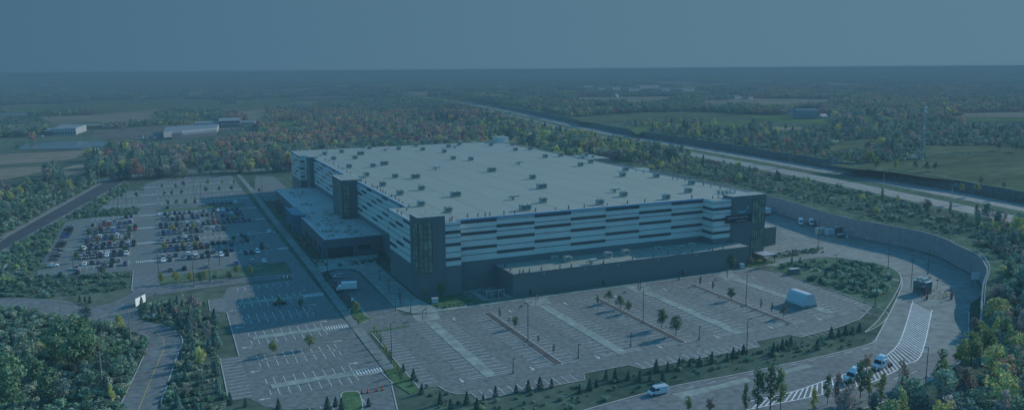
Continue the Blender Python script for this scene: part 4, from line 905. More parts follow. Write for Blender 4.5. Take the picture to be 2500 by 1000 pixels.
def trailer(label, loc, rz, group):
    t = thing('box_trailer', label, 'trailer', loc, rz, group)
    b = MB(); b.box(-8, 8, -1.3, 1.3, 1.1, 4.1, bottom=True); b.build('box', WP, t)
    b = MB(); b.box(-8.03, -8.003, -1.25, 1.25, 1.2, 4.0, bottom=True); b.build('rear_doors', STEEL, t)
    b = MB(); b.box(5, 5.2, -.9, -.7, 0, 1.1); b.box(5, 5.2, .7, .9, 0, 1.1); b.build('landing_legs', TRIM, t)
    for x in (-6.6, -5.4):
        for s in (-1, 1): o = bpy.data.objects.new('wheel', WH2); C.objects.link(o); o.parent = t; o.location = (x, s * 1.0, .5)
    return t
tr0 = trailer('white box trailer parked abreast in the dock court behind the right tower', (317, 361, .07), PI, 'trailers parked abreast')
for y in (365, 369, 373): dup(tr0, (317 + (y - 361) * .12, y, .07), PI)
for y in (402, 412, 421, 431): dup(tr0, (262, y, .07), 0, 'white box trailer backed against the dock doors of the right flank', 'trailers at the dock doors')
bt = thing('box_truck', 'white box truck parked in the shaded loop left of the corner tower', 'truck', tuple(at(846, 709))[:2] + (.06,), 2.9)
b = MB(); b.box(-4, 1.8, -1.2, 1.2, .9, 3.4, bottom=True); b.build('cargo_box', WP, bt); b = MB(); loft(b, [(1.85,1.05,.45,2.3),(3.0,1.02,.45,2.2),(3.6,.98,.5,1.3),(3.8,.9,.6,1.1)]); b.build('cab', WP, bt)
b = MB(); frustum(b, [(2.98,-.95,1.3),(3.55,-.9,1.3),(3.55,.9,1.3),(2.98,.95,1.3)], [(2.97,-.88,2.15),(3.1,-.85,2.15),(3.1,.85,2.15),(2.97,.88,2.15)]); b.build('windscreen', CGL, bt); add_wheels(bt, (-2.4, 2.7), .95, .5, WH2)
# ---------------------------------------------------------------- lamps, poles, signs
POLE = mat('dark_pole_paint', (.04, .045, .05), .5); WOOD = mat('weathered_pole_wood', (.26, .24, .21), .9, .2, 2)
def lamp(label, cat, h, two=True, group=None, arm=1.0, name='light_pole', base=True):
    t = thing(name, label, cat, group=group)
    b = MB(); b.tube((0, 0, .75 if base else 0), (0, 0, h), .13, .08, n=8); b.build('pole', POLE if base else STEEL, t)
    if base: b = MB(); b.tube((0, 0, 0), (0, 0, .8), .33, n=10); b.build('base', CONC, t)
    for s in ((-1, 1) if two else (1,)):
        b = MB(); b.tube((0, 0, h - .15), (s * arm, 0, h), .05, n=5); b.box(s * arm - .35, s * arm + .35, -.22, .22, h - .05, h + .12, bottom=True); b.build('lamp_head', POLE, t)
    return t
l2 = lamp('tall twin-head light pole in a parking planter', 'light pole', 12.6, group='twin light poles in the parking lots')
for q in ((1289, 832), (1570, 787), (1821, 746)): place(l2, at(*q, .15), 0, 'tall twin-head light pole in a dark planter of the east lot', 'twin light poles in the east lot')
for q in ((513, 688), (474, 700), (537, 646), (389, 685), (242, 688), (289, 520), (421, 441), (474, 478), (492, 490), (521, 574), (222, 523), (478, 442), (640, 470), (612, 455), (348, 470)): dup(l2, at(*q, .07), 0, 'tall twin-head light pole among the western parking rows', 'twin light poles in the western lots')
l1 = lamp('', 'light pole', 12.4, False)
for q, lb in (((957, 886), 'single-head light pole on the green verge left of the east lot'), ((521, 944), 'single-head light pole on the grass edge west of the south lot'), ((1822, 877), 'single-head light pole at the conifer berm beside the grass nub'), ((2258, 955), 'single-head light pole beside the exit road at lower right'),
              ((1997, 603), 'light pole at the tip of the narrow grass island'), ((2168, 655), 'light pole on the far rim of the big planted island'), ((2038, 696), 'light pole in the middle of the big planted island'), ((2137, 746), 'light pole on the lower rim of the big planted island'),
              ((2118, 583), 'light pole at the foot of the wall where the shadow begins'), ((2273, 614), 'light pole at the foot of the wall in its mid curve'), ((2379, 672), 'light pole at the foot of the wall near the fence'), ((800, 676), 'light pole standing in shadow beside the loop road'),
              ((308, 500), 'light pole on the grass corner of the north lot'), ((183, 700), 'light pole on the meadow below the west lot'), ((1929, 527), 'light pole before the wall right of the trailers'), ((1984, 545), 'light pole before the wall behind the parked cabs'), ((2265, 668), 'tall light pole behind the guard booth')):
    o = place(l1, at(*q, .07), PI if q[0] > 2000 else 0, lb)
p1 = lamp('', 'lamp', 4.2, False, arm=.3, name='path_lamp')
for q in ((927, 683), (950, 708), (975, 731), (1003, 762), (966, 757), (978, 745)): place(p1, at(*q, .12), 0, 'short path lamp on the paved plaza below the corner tower', 'path lamps on the plaza')
for q in ((1213, 735), (1305, 717), (1563, 707), (1777, 662), (1253, 910), (1540, 844), (1707, 828), (1412, 873), (1658, 683)): dup(p1, at(*q, .07), 0, 'short lamp post at the end of an east lot stall row', 'short lamp posts in the east lot')
h1 = thing('highway_lamp', 'curved-arm highway lamp beside the right carriageway', 'light pole')
b = MB(); b.tube((0, 0, 0), (0, 0, 10.5), .14, .09, n=8); b.build('pole', STEEL, h1); b = MB(); b.tube((0, 0, 10.5), (.5, 0, 11.8), .07, n=6); b.tube((.5, 0, 11.8), (2.4, 0, 12.6), .06, n=6); b.build('arm', STEEL, h1); b = MB(); b.box(2.3, 3.3, -.2, .2, 12.5, 12.75, bottom=True); b.build('lamp_head', LAMP, h1)
for q, lb in (((2322, 506), 'curved-arm highway lamp on the median, nearer of two'), ((2156, 466), 'curved-arm highway lamp on the median, farther of two'), ((1928, 418), 'curved-arm highway lamp where the rock bank begins')): place(h1, at(*q, 9.1), 0, lb)
u0 = thing('utility_pole', '', 'utility pole'); b = MB(); b.tube((0, 0, 0), (0, 0, 11.2), .19, .13, n=8); b.build('pole', WOOD, u0); b = MB(); b.box(-.9, .9, -.06, .06, 10.5, 10.65, bottom=True); b.build('crossarm', WOOD, u0)
for k in (-1, 0, 1): b = MB(); b.tube((k * .7, 0, 10.65), (k * .7, 0, 10.85), .06, n=6); b.build('insulator', LAMP, u0)
for q, lb in (((48, 554), 'wooden utility pole, nearest along the dark road'), ((115, 520), 'wooden utility pole, second nearest along the dark road'), ((167, 491), 'wooden utility pole in the middle of the dark road line'), ((208, 467), 'wooden utility pole, second farthest along the dark road'), ((243, 447), 'wooden utility pole at the far bend of the dark road'),
              ((152, 790), 'wooden utility pole leaning over the bend of the access road'), ((320, 838), 'wooden utility pole where the access road turns'), ((252, 957), 'wooden utility pole rising from the thicket at lower left')): place(u0, at(*q, 0), .4, lb)
b = MB(); cat_ = []
def wire(name, pts, z=10.4, r=.035, sag=1.2):
    b = MB()
    for p, q in zip(pts, pts[1:]):
        prev = None
        for k in range(9):
            s = k / 8; c = (p[0] + (q[0] - p[0]) * s, p[1] + (q[1] - p[1]) * s, z - sag * 4 * s * (1 - s))
            if prev: b.tube(prev, c, r, n=4, cap=False)
            prev = c
    return b.build(name, TRIM)
tag(wire('overhead_wire', ats([(152, 790), (320, 838), (252, 957), (170, 1030)])), 'sagging overhead wire strung between the poles at lower left', 'wire')
tag(wire('overhead_wire', ats([(-20, 590), (48, 554), (115, 520), (167, 491), (208, 467), (243, 447)])), 'overhead wire strung along the dark road', 'wire')
SIGNWH = mat('sign_white', (.7, .71, .72), .5)
def sign(label, q, w, h, z0, rz=0, name='road_sign', zb=0, m=SIGNWH):
    t = thing(name, label, 'sign', at(*q, zb), rz); b = MB(); b.box(-w / 2, w / 2, -.04, .04, z0, z0 + h, bottom=True); b.build('panel', m, t)
    for x in ((-w * .35, w * .35) if w > 1.5 else (0,)): b = MB(); b.box(x - .05, x + .05, .05, .12, 0, z0 + h * .8); b.build('post', POLE, t)
    return t
sign('large blank white billboard beside the lot entrance', (344, 744), 6.6, 2.9, .4, 1.05, 'billboard')
for q, lb in (((108, 722), 'small white sign on the verge of the access road'), ((300, 757), 'small white sign at the corner by the billboard'), ((377, 781), 'small white sign on the curve of the access road'), ((279, 985), 'small white marker in the thicket near the frame bottom'), ((850, 712), 'small white sign on the dark bed by the loop'), ((861, 742), 'small white sign at the loop entry'), ((2067, 586), 'small white sign on the grass beside the equipment'), ((2117, 590), 'white double sign where the yard meets the wall shadow')): sign(lb, q, .9, 1.0, 1.4)
sign('dark square sign beside the highway ramp', (2431, 552), 1.6, 1.6, 2.6, -.5, zb=9.1, m=TRIM)
sign('large white sign board at the end of the guard fence', (2380, 700), 3.6, 3.0, 3.0, -.3, 'notice_board')
# flagpole
fp = thing('flagpole', 'flagpole with a red and white flag by the annex entrance', 'flagpole', at(697, 541, .1)); b = MB(); b.tube((0, 0, 0), (0, 0, 9), .07, .04, n=6); b.build('mast', STEEL, fp)
b = MB(); b.face([(0.05, 0, 7.6), (2.0, .2, 7.5), (2.0, .2, 8.7), (.05, 0, 8.8)]); b.build('flag', mat('flag_red', (.5, .04, .05), .8), fp); b = MB(); b.face([(.6, .03, 7.58), (1.4, .1, 7.53), (1.4, .1, 8.73), (.6, .03, 8.78)]); b.build('flag_stripe', SIGNWH, fp)
CONEM = mat('cone_orange', (.55, .10, .04), .6); co = thing('traffic_cone', 'orange traffic cone across the drive at the bottom of the south lot', 'cone', group='cones across the drive')
b = MB(); b.tube((0, 0, .05), (0, 0, 1.0), .2, .06, n=8); b.build('cone', CONEM, co); b = MB(); b.box(-.28, .28, -.28, .28, 0, .05); b.build('base', TYRE, co)
for q in ((884, 959), (898, 957), (919, 954), (934, 951)): place(co, at(*q, .06), scale=1.3)
b = MB()
for k in range(5): b.box(-1.8 + k * .75, -1.2 + k * .75, -.15, .15, 0, .85, k % 2)
tag(b.build('water_barrier', [CONEM, SIGNWH], loc=at(697, 678, .1)), 'red and white plastic barrier at the end of the service road', 'barrier')
# crossing posts at the walkway heads
cp = thing('crossing_portal', 'dark twin-post crossing sign at a walkway head of the east lot', 'sign', group='twin-post signs at walkway heads')
for s in (-1, 1): b = MB(); b.box(s * 1.6 - .07, s * 1.6 + .07, -.07, .07, 0, 3.0); b.build('post', POLE, cp)
b = MB(); b.box(-1.9, 1.9, -.1, .1, 3.0, 3.3, bottom=True); b.build('beam', POLE, cp)
for x in (81.4, 124.7, 168.6, 211.8): place(cp, (x - .6, 257.5, .08), .9)
# ---------------------------------------------------------------- fabric shelter, guard booth, equipment
tt = thing('fabric_shelter', 'white fabric storage shelter standing on grey blocks in the east lot', 'shelter', (209.6, 214.5, .06), 0); tt.scale = (.70, .74, .74)
FAB = mat('white_fabric', (.42, .46, .48), .7, .05, .5)
prof = [(-4.6, 1.3), (-4.3, 2.6), (-2.6, 6.0), (-1.6, 6.7), (0, 6.9), (1.6, 6.7), (2.6, 6.0), (4.3, 2.6), (4.6, 1.3)]
b = MB(); n_ = len(prof)
for y in (-5.8, 5.8): b.v += [(x, y * (1 if z > 3 else 1.0), z) for x, z in prof]
for k in range(n_ - 1): b.f.append((k, n_ + k, n_ + k + 1, k + 1)); b.m.append(0)
b.build('cover', FAB, tt)
b = MB(); b.face([(x, -5.78, z) for x, z in prof]); b.build('end_panel', FAB, tt); b = MB(); b.face([(x, 5.78, z) for x, z in prof[::-1]]); b.build('end_panel', FAB, tt)
b = MB()
for s in (-1, 1):
    for k in range(6): b.box(s * 4.55 - .45, s * 4.55 + .45, -5.9 + k * 2, -4.05 + k * 2, 0, 1.29)
for k in range(4): b.box(-3.9 + k * 2, -2.1 + k * 2, -5.9, -5.2, 0, 1.2)
b.build('block_base', CONC, tt)
gb = thing('guard_booth', 'dark two-storey guard booth with rooftop units between the truck lanes', 'guard booth', (262.5, 207, .05), math.radians(8))
b = MB(); b.box(-1.9, 1.9, -2.6, 2.6, 0, 4.6); b.build('wall', GREYD, gb); b = MB(); b.box(-1.95, 1.95, -2.65, 2.65, 4.601, 4.8, bottom=True); b.build('roof', COPE, gb)
b = MB(); b.box(-1.3, 1.3, -2.63, -2.604, 1.2, 2.2); b.build('window', GLASS, gb); b = MB(); b.box(-1.93, -1.904, -1.6, 1.6, 1.2, 2.2); b.build('window', GLASS, gb)
for x, y in ((-.9, -.8), (.9, -.8), (-.9, 1.2), (.9, 1.2)): b = MB(); b.box(x - .6, x + .6, y - .6, y + .6, 4.85, 5.9, bottom=True); b.build('roof_unit', RTUM, gb)
for (dx, dy), h, lb in (((-1.2, 4), 13, 'tall camera mast left behind the guard booth'), ((1.2, 6), 13.5, 'tall camera mast right behind the guard booth'), ((6, 2), 5, 'short lamp mast right of the guard booth'), ((8.3, .2), 4.2, 'short lamp mast farthest right of the guard booth')):
    t = thing('camera_mast', lb, 'mast', (262.5 + dx, 207 + dy, .06)); b = MB(); b.tube((0, 0, 0), (0, 0, h), .1, .07, n=6); b.build('pole', POLE, t); b = MB(); b.box(-.8, .8, -.2, .2, h - .3, h + .05, bottom=True); b.build('camera_head', POLE, t)
YEL = mat('bollard_yellow', (.45, .36, .05), .6)
b = MB(); b.tube((0, 0, 0), (0, 0, 1.15), .13, n=8); bo = tag(b.build('bollard', YEL), 'yellow bollard around the guard booth island', 'bollard', 'bollards of the guard booth')
for (x, y) in [(258, 201), (259.5, 199.8), (261, 198.8), (263, 198.4), (265, 198.8), (267, 200), (268.5, 202), (269, 204.5), (269, 207), (268.8, 209.5), (257.8, 203.5), (258, 206)]: place(bo, (x, y, .06))
for (x, y, a, lb) in ((256.6, 200.2, 2.6, 'open barrier gate left in front of the guard booth'), (268.8, 199.2, .3, 'open barrier gate right in front of the guard booth'), (264.6, 196.2, -.6, 'card reader frame at the head of the striped median')):
    t = thing('barrier_gate', lb, 'barrier gate', (x, y, .06), a); b = MB(); b.box(-.3, .3, -.3, .3, 0, 1.2); b.build('cabinet', TRIM, t); b = MB(); b.tube((0, 0, 1.1), (.6, 0, 4.2), .07, n=5); b.build('arm', CONEM, t); b = MB(); b.box(-.08, .08, .5, .66, 0, 3.0); b.box(-.4, .4, .45, .7, 3.0, 3.3, bottom=True); b.build('reader', POLE, t)
tr = thing('portal_frame', 'dark portal frame with camera left of the guard booth', 'frame', (257.2, 202.2, .06), .2)
for s in (-1, 1): b = MB(); b.box(s * 1.0 - .08, s * 1.0 + .08, -.08, .08, 0, 3.6); b.build('post', POLE, tr)
b = MB(); b.box(-1.2, 1.2, -.3, .3, 3.6, 4.3, bottom=True); b.build('housing', POLE, tr)
for q, w, d, h, m, lb in (((2003, 571), 5, 2.4, 3.2, RTUM, 'pale green equipment cabinet, leftmost in the fenced utility corner'), ((2025, 573), 4.5, 2.4, 3.0, COPE, 'pale blue equipment cabinet in the middle of the utility corner'), ((2045, 570), 4, 2.4, 3.6, GREYD, 'dark equipment container in the utility corner'), ((2052, 580), 3.4, 2, 1.8, TRIM, 'dark low waste bin in front of the utility corner'), ((2056, 558), 3.2, 3, 4.2, COPE, 'tall pale tank cabinet against the retaining wall'), ((1938, 668), 4.6, 1.6, 2.2, GREYD, 'dark kiosk box beside the footpath of the planted island'), ((1062, 739), 2.2, 1.4, 1.8, COPE, 'grey utility box on the lawn below the corner tower'), ((1811, 655), 1.8, 1.4, 2.0, COPE, 'grey utility box by the tree at the wing corner')):
    t = thing('equipment_cabinet', lb, 'cabinet', at(*q, .1), -.1); b = MB(); b.box(-w / 2, w / 2, -d / 2, d / 2, .2, h, bottom=True); b.build('housing', m, t); b = MB(); b.box(-w / 2 - .1, w / 2 + .1, -d / 2 - .1, d / 2 + .1, h + .003, h + .15, bottom=True); b.build('lid', RTUM, t); b = MB(); b.box(-w / 2 + .1, w / 2 - .1, -d / 2 + .1, d / 2 - .1, 0, .197); b.build('plinth', CONC, t)
for i in range(14):
    p = at(2010 + i * 8.2, 580 + i * 1.5, .08); dup(bo, p, 0, 'thin yellow post in the row fencing the utility corner', 'yellow posts of the utility corner', scale=(.7, .7, 1.5))
# courtyard pergola between corner tower and wing
pg = thing('patio', 'shaded staff patio with low walls and benches beside the front wing', 'patio', (0, 0, .08))
b = MB(); b.sheet([(105.5, 284), (109.5, 284), (113, 270.5), (118.8, 270.5), (118.8, 284.5), (113, 284.5), (108, 268.8), (117, 268.8), (117, 269.9), (111.5, 270.2), (107.5, 283)], .0); 
b = MB(); b.box(104, 119, 281.5, 285.2, 0, .12); b.box(107.2, 109.4, 268.4, 281.5, 0, .12); b.box(109.4, 119.2, 268.4, 270.3, 0, .12); b.box(117, 119.2, 270.3, 281.5, 0, .12); b.build('paving', CONC, pg)
for (x0, x1, y0, y1) in ((111, 115, 274, 274.5), (111, 115, 278, 278.5), (111.5, 112, 272, 273.6)): b = MB(); b.box(x0, x1, y0, y1, 0, .8); b.build('bench', CONC, pg)
b = MB(); 
for x in (109.6, 112, 114.5, 116.8): b.box(x - .08, x + .08, 271, 271.16, 0, 2.6)
b.box(109.4, 117, 270.9, 271.26, 2.6, 2.8, bottom=True); b.build('pergola', STEEL, pg)
# ---------------------------------------------------------------- far buildings
FW_ = mat('far_white_cladding', (.34, .37, .37), .6); FD = mat('far_dark_cladding', (.09, .10, .12), .5); FG = mat('far_grey_roof', (.18, .20, .21), .7); FBR = mat('far_brick', (.22, .15, .11), .8); BARN = mat('barn_roof_metal', (.15, .18, .19), .5)
def facbox(t, poly, z0, z1, m, roof=FG, nm='wall'):
    b = MB(); b.prism(poly, z0, z1, 0, top=False); w = b.build(nm, m, t); b = MB(); b.sheet(poly, z1 - .05); b.build('roof', roof, w); return w
t = thing('factory_hall', 'white flat-roofed factory hall above the pond at left', 'building')
A0, A1, A2, A3 = ats([(130, 331), (186, 329), (212, 319), (152, 318)]); facbox(t, [A0, A1, A2, A3], 0, 9, FW_); B0 = ats([(106, 331), (129.8, 331), (140, 322), (117, 322)]); facbox(t, B0, 0, 6, FD)
b = MB(); e0, e1 = np.array(A0), np.array(A1)
for k in range(8):
    p = e0 + (e1 - e0) * (k + .2) / 8; q = e0 + (e1 - e0) * (k + .8) / 8; b = MB(); b.face([(p[0], p[1] - .1, 1), (q[0], q[1] - .1, 1), (q[0], q[1] - .1, 4), (p[0], p[1] - .1, 4)]); b.build('window', GLASS, t)
t = thing('brick_shed', 'long low brown shed right of the white factory hall', 'building'); facbox(t, ats([(213, 315), (253, 314), (254, 311), (214, 311)]), 0, 5, FBR)
t = thing('office_building', 'long pale low office building behind the car park at left', 'building'); facbox(t, ats([(400, 336), (530, 324), (535, 314), (405, 322)]), 0, 7, FW_, FG); facbox(t, ats([(420, 341), (444, 339), (446, 334), (424, 335)]), 0, 8, FD)
facbox(t, ats([(445, 338), (528, 330), (529, 325), (446, 333)]), 0, 4.5, FD)
t = thing('office_building', 'dark glazed office block with rooftop machinery behind the pale one', 'building'); w = facbox(t, ats([(533, 312), (586, 310), (590, 302), (537, 303)]), 0, 10, FD); facbox(t, ats([(474, 311), (532, 309), (534, 305), (480, 306)]), 0, 6, FW_)
for k in range(6): p = at(545 + k * 8, 307, 10); b = MB(); b.box(p.x - 3, p.x + 3, p.y - 3, p.y + 3, 10, 12.5); b.build('roof_unit', FG, t)
t = thing('factory_shed', 'dark low shed with white stripe right of the glazed office block', 'building'); facbox(t, ats([(588, 306), (622, 305), (624, 302), (590, 302)]), 0, 5, FW_)
fb = MB(); loft(fb, KINDS['sedan']['st']); gbx = KINDS['sedan']['gb']; gtx = KINDS['sedan']['gt']; frustum(fb, [(gbx[0], -.8, .9), (gbx[1], -.8, .9), (gbx[1], .8, .9), (gbx[0], .8, .9)], [(gtx[0], -.6, 1.4), (gtx[1], -.6, 1.4), (gtx[1], .6, 1.4), (gtx[0], .6, 1.4)])
fc = fb.build('far_car', PAINTM); tag(fc, 'tiny parked car beside the distant office buildings at left', 'car', 'tiny cars at the distant offices')
slots = [(345 + i * 6 + j * 3, 334 + j * 3.2) for j in range(4) for i in range(8)] + [(60 + i * 4, 331 + (i % 2) * 2) for i in range(12)] + [(545 + i * 6, 316 + (i % 3)) for i in range(12)] + [(590 + i * 5, 309) for i in range(5)]
for i, q in enumerate(slots):
    cn, cv = rc.choices(PALETTE, PW)[0]; place(fc, at(*q, .3), rc.uniform(0, 3), color=cv)
def gable(t, w, d, h, hr, m, rm, gamb=False):
    b = MB(); b.box(-w / 2, w / 2, -d / 2, d / 2, 0, h); 
    pr = [(-d / 2, h), (-d * .33, h + hr * .7), (0, h + hr), (d * .33, h + hr * .7), (d / 2, h)] if gamb else [(-d / 2, h), (0, h + hr), (d / 2, h)]
    for x in (-w / 2, w / 2): b.face([(x, y, z) for y, z in pr])
    b.build('wall', m, t); b = MB()
    for (y0, z0), (y1, z1) in zip(pr, pr[1:]): b.face([(-w / 2 - .4, y0, z0 + .05), (w / 2 + .4, y0, z0 + .05), (w / 2 + .4, y1, z1 + .05), (-w / 2 - .4, y1, z1 + .05)])
    b.build('roof', rm, t); b = MB(); b.box(w / 2 + .01, w / 2 + .1, -1.6, 1.6, 0, 3.4); b.build('door', FD, t)
t = thing('barn', 'large grey gambrel-roofed barn in the green pasture at upper right', 'barn', at(1966, 290, 15), -.5); gable(t, 28, 16, 6, 8, FG, BARN, True)
t = thing('barn', 'small white-gabled barn attached left of the large grey barn', 'barn', at(1941, 283, 15), -.5); gable(t, 16, 9, 5, 5, FW_, BARN)
t = thing('farmhouse', 'pale low farmhouse just right of the large grey barn', 'house', at(2007, 289, 15), .2); gable(t, 14, 9, 3, 3, FW_, FG)
sheds = [((1432, 213), 60, 22, 6, 'long white shed far off, leftmost of the upper row'), ((1462, 219), 50, 30, 6, 'grey roofed far shed left of the peaked hall'), ((1495, 220), 44, 30, 9, 'peaked white hall in the distant industrial strip'), ((1540, 222), 70, 30, 7, 'wide low far hall in the middle of the industrial strip'), ((1577, 215), 130, 30, 8, 'very long white-topped hall in the upper industrial strip'), ((1620, 222), 90, 40, 7, 'long pale hall right of centre in the industrial strip'),
         ((1666, 223), 80, 40, 7, 'pale hall with bright roof edge at the right of the strip'), ((1688, 221), 50, 30, 6, 'rightmost low hall of the industrial strip'), ((1742, 242), 26, 12, 5, 'small white farm building by the far tan field'), ((1793, 241), 34, 16, 6, 'grey farm shed by the far tan field'), ((1826, 243), 22, 14, 6, 'pale farm shed beside the round tree'), ((22, 205), 90, 30, 8, 'white building on the left horizon plain'), ((122, 208), 120, 30, 7, 'long dark-roofed far building at upper left'), ((838, 194), 150, 60, 9, 'bright white warehouse in the far plain above the centre left'), ((878, 197), 160, 60, 7, 'low pale sheds right of the far white warehouse'),
         ((2021, 198), 60, 40, 12, 'bright white building in the upper right plain'), ((2146, 190), 110, 60, 9, 'pale bluish far building at upper right'), ((1345, 181), 200, 60, 10, 'thin pale building line near the horizon centre'), ((1975, 188), 60, 40, 9, 'tiny pale building far at upper right'), ((870, 179), 150, 60, 12, 'tiny bright building on the horizon left of centre'), ((1830, 183), 240, 60, 12, 'pale village blocks near the horizon at right'), ((2120, 196), 80, 40, 8, 'low pale sheds amid far woods at right')]
for q, w, d, h, lb in sheds:
    z = 15 if q[0] > 1250 else 0
    t = thing('far_building', lb, 'building', at(*q, z), .45); b = MB(); b.box(-w / 2, w / 2, -d / 2, d / 2, 0, h); b.build('wall', FW_, t); b = MB(); b.box(-w / 2 - 1, w / 2 + 1, -d / 2 - 1, d / 2 + 1, h + .003, h + 1, bottom=True); b.build('roof', FG if h < 8 else FW_, t)
hs = thing('house', 'small white house far off among trees', 'house', group='small far houses'); gable(hs, 12, 9, 3.5, 3, FW_, FG)
for q in ((1950, 208), (2090, 200), (1880, 196), (1640, 196), (1502, 238), (1346, 236), (1700, 192), (2300, 192), (520, 196), (300, 190), (1010, 208), (1215, 192), (1560, 190), (2210, 204), (1935, 240), (2470, 200), (110, 232), (12, 229)):
    place(hs, at(*q, 15 if q[0] > 1250 else 0), rc.uniform(0, 3), scale=1.4)
# lattice mast
mt = thing('lattice_mast', 'tall slender lattice communication mast in the scrub at right', 'mast', at(2250, 400, 15)); b = MB()
T = 41
for k in range(3):
    a = 2 * PI * k / 3; b.tube((1.6 * math.cos(a), 1.6 * math.sin(a), 0), (.35 * math.cos(a), .35 * math.sin(a), T), .13, .09, n=4)
for j in range(20):
    z0, z1 = T * j / 20, T * (j + 1) / 20; r0, r1 = 1.6 - 1.25 * j / 20, 1.6 - 1.25 * (j + 1) / 20
    for k in range(3):
        a, c = 2 * PI * k / 3, 2 * PI * (k + 1) / 3; b.tube((r0 * math.cos(a), r0 * math.sin(a), z0), (r1 * math.cos(c), r1 * math.sin(c), z1), .06, n=3, cap=False)
b.build('lattice', STEEL, mt)
for z in (26, 38, 41): b = MB(); b.tube((-.6, -.6, z), (-.9, -.9, z + .01), .9, n=10); b.build('dish', SIGNWH, mt)
t = thing('equipment_shelter', 'small white shelter at the foot of the lattice mast', 'shelter', at(2228, 389, 15)); b = MB(); b.box(-3, 3, -1.5, 1.5, 0, 2.8); b.build('wall', FW_, t); b = MB(); b.box(-3.2, 3.2, -1.7, 1.7, 2.803, 3, bottom=True); b.build('roof', FG, t)
t = thing('hunting_blind', 'small pale box shed in the scrub beyond the highway', 'shed', at(2037, 400, 15)); b = MB(); b.box(-1.5, 1.5, -1.5, 1.5, 0, 4); b.build('wall', FG, t); b = MB(); b.box(-1.7, 1.7, -1.7, 1.7, 4.003, 4.2, bottom=True); b.build('roof', FD, t)

bpy.context.view_layer.update()
for g_, b_ in (('twin light poles in the east lot', 'twin-head light pole in an east lot planter'), ('twin light poles in the western lots', 'tall twin-head light pole among the western lots'), ('path lamps on the plaza', 'short path lamp on the paved plaza'), ('short lamp posts in the east lot', 'short lamp post at an east lot row end'),
               ('cones across the drive', 'orange traffic cone across the bottom drive'), ('twin-post signs at walkway heads', 'dark twin-post sign at a walkway head'), ('bollards of the guard booth', 'yellow bollard around the guard booth island'), ('yellow posts of the utility corner', 'thin yellow post fencing the utility corner'),
               ('trailers parked abreast', 'white box trailer parked abreast behind the right tower'), ('trailers at the dock doors', 'white trailer at the dock doors of the right flank'), ('small far houses', 'small white house far off among trees')): rank(group_objs(g_), b_)
rank([o for o in C.objects if o.parent is None and 'tiny on the distant stretch' in o.get('label', '')], 'tiny white wagon on the distant highway'); rank([o for o in C.objects if o.parent is None and 'slanted row' in o.get('label', '')], 'car in the slanted row at the western lot edge')
rank([o for o in C.objects if o.parent is None and 'north of the grass strip' in o.get('label', '') and 'alone' not in o['label']], 'car in the shaded row north of the grass strip'); rank(group_objs('tiny cars at the distant offices'), 'tiny car by distant buildings', 4)
# ---------------------------------------------------------------- vegetation
from mathutils import noise as mnoise
rg = np.random.default_rng(4)
LEAFO = leaf_mat('foliage', 'object'); LEAFI = leaf_mat('foliage_far', 'instancer'); BARK = mat('bark', (.07, .06, .05), .95, .3, 2)
def quads(cen, nor, size):
    n = len(cen); r = rg.normal(size=(n, 3)); t = np.cross(nor, r); t /= np.linalg.norm(t, axis=1)[:, None] + 1e-9; u = np.cross(nor, t); u /= np.linalg.norm(u, axis=1)[:, None] + 1e-9
    s = size[:, None] * .5; k = rg.uniform(.7, 1.2, (n, 1))
    return np.concatenate([cen + (-t - u * k) * s, cen + (t - u * k) * s, cen + (t * .8 + u * k) * s, cen + (-t * .8 + u * k) * s], 1).reshape(-1, 3)
def cloud(cs, rs, per, s0, s1, flat=1.0):
    C_, N_, S_ = [], [], []
    for c, r in zip(cs, rs):
        k = max(4, int(per * (r / np.mean(rs)) ** 2)); d = rg.normal(size=(k, 3)); d /= np.linalg.norm(d, axis=1)[:, None]
        rad = r * rg.uniform(.55, 1.05, (k, 1)); p = d * rad; p[:, 2] *= flat
        nn = d + rg.normal(size=(k, 3)) * .45; nn /= np.linalg.norm(nn, axis=1)[:, None]
        C_.append(c + p); N_.append(nn); S_.append(rg.uniform(s0, s1, k))
    return quads(np.concatenate(C_), np.concatenate(N_), np.concatenate(S_))
def mesh_of(name, V, m):
    n = len(V) // 4; me = bpy.data.meshes.new(name); me.from_pydata(V.tolist(), [], np.arange(4 * n).reshape(-1, 4).tolist()); me.materials.append(m); me.update(); return me
def broad(i, per=46, lo=False):
    n = 15 if not lo else 9; cs, rs = [], []
    wx = rg.uniform(.24, .33)
    for k in range(n):
        a = rg.uniform(0, 2 * PI); z = rg.uniform(.3, .92); prof = math.sin(PI * min(1, max(.12, (z - .18) / .86))) ** .6; r = wx * prof * rg.uniform(.3, 1.0)
        cs.append(np.array([r * math.cos(a), r * math.sin(a), z])); rs.append(rg.uniform(.10, .16) * (.8 if z > .8 else 1))
    cs.append(np.array([0, 0, .6])); rs.append(.2)
    return cloud(cs, rs, per, .030 if not lo else .05, .060 if not lo else .10)
def slender(i, per=34):
    cs, rs = [], []
    for k in range(15):
        a = rg.uniform(0, 2 * PI); z = .26 + .7 * k / 15; r = rg.uniform(.02, .11) * math.sin(PI * (.18 + .75 * k / 15)); cs.append(np.array([r * math.cos(a), r * math.sin(a), z])); rs.append(rg.uniform(.05, .095))
    return cloud(cs, rs, per, .022, .045, 1.3)
def conifer(i, n=620):
    z = rg.uniform(.04, 1, n) ** 1.15; z = np.sort(z); r = (.33 * (1 - z ** 1.25) + .015) * (1 - .35 * ((z * 11) % 1)); a = rg.uniform(0, 2 * PI, n); k = rg.uniform(.55, 1.05, n)
    c = np.stack([r * k * np.cos(a), r * k * np.sin(a), z], 1); nn = np.stack([np.cos(a) * .5, np.sin(a) * .5, np.full(n, .9)], 1) + rg.normal(size=(n, 3)) * .3; nn /= np.linalg.norm(nn, axis=1)[:, None]
    return quads(c, nn, rg.uniform(.04, .085, n))
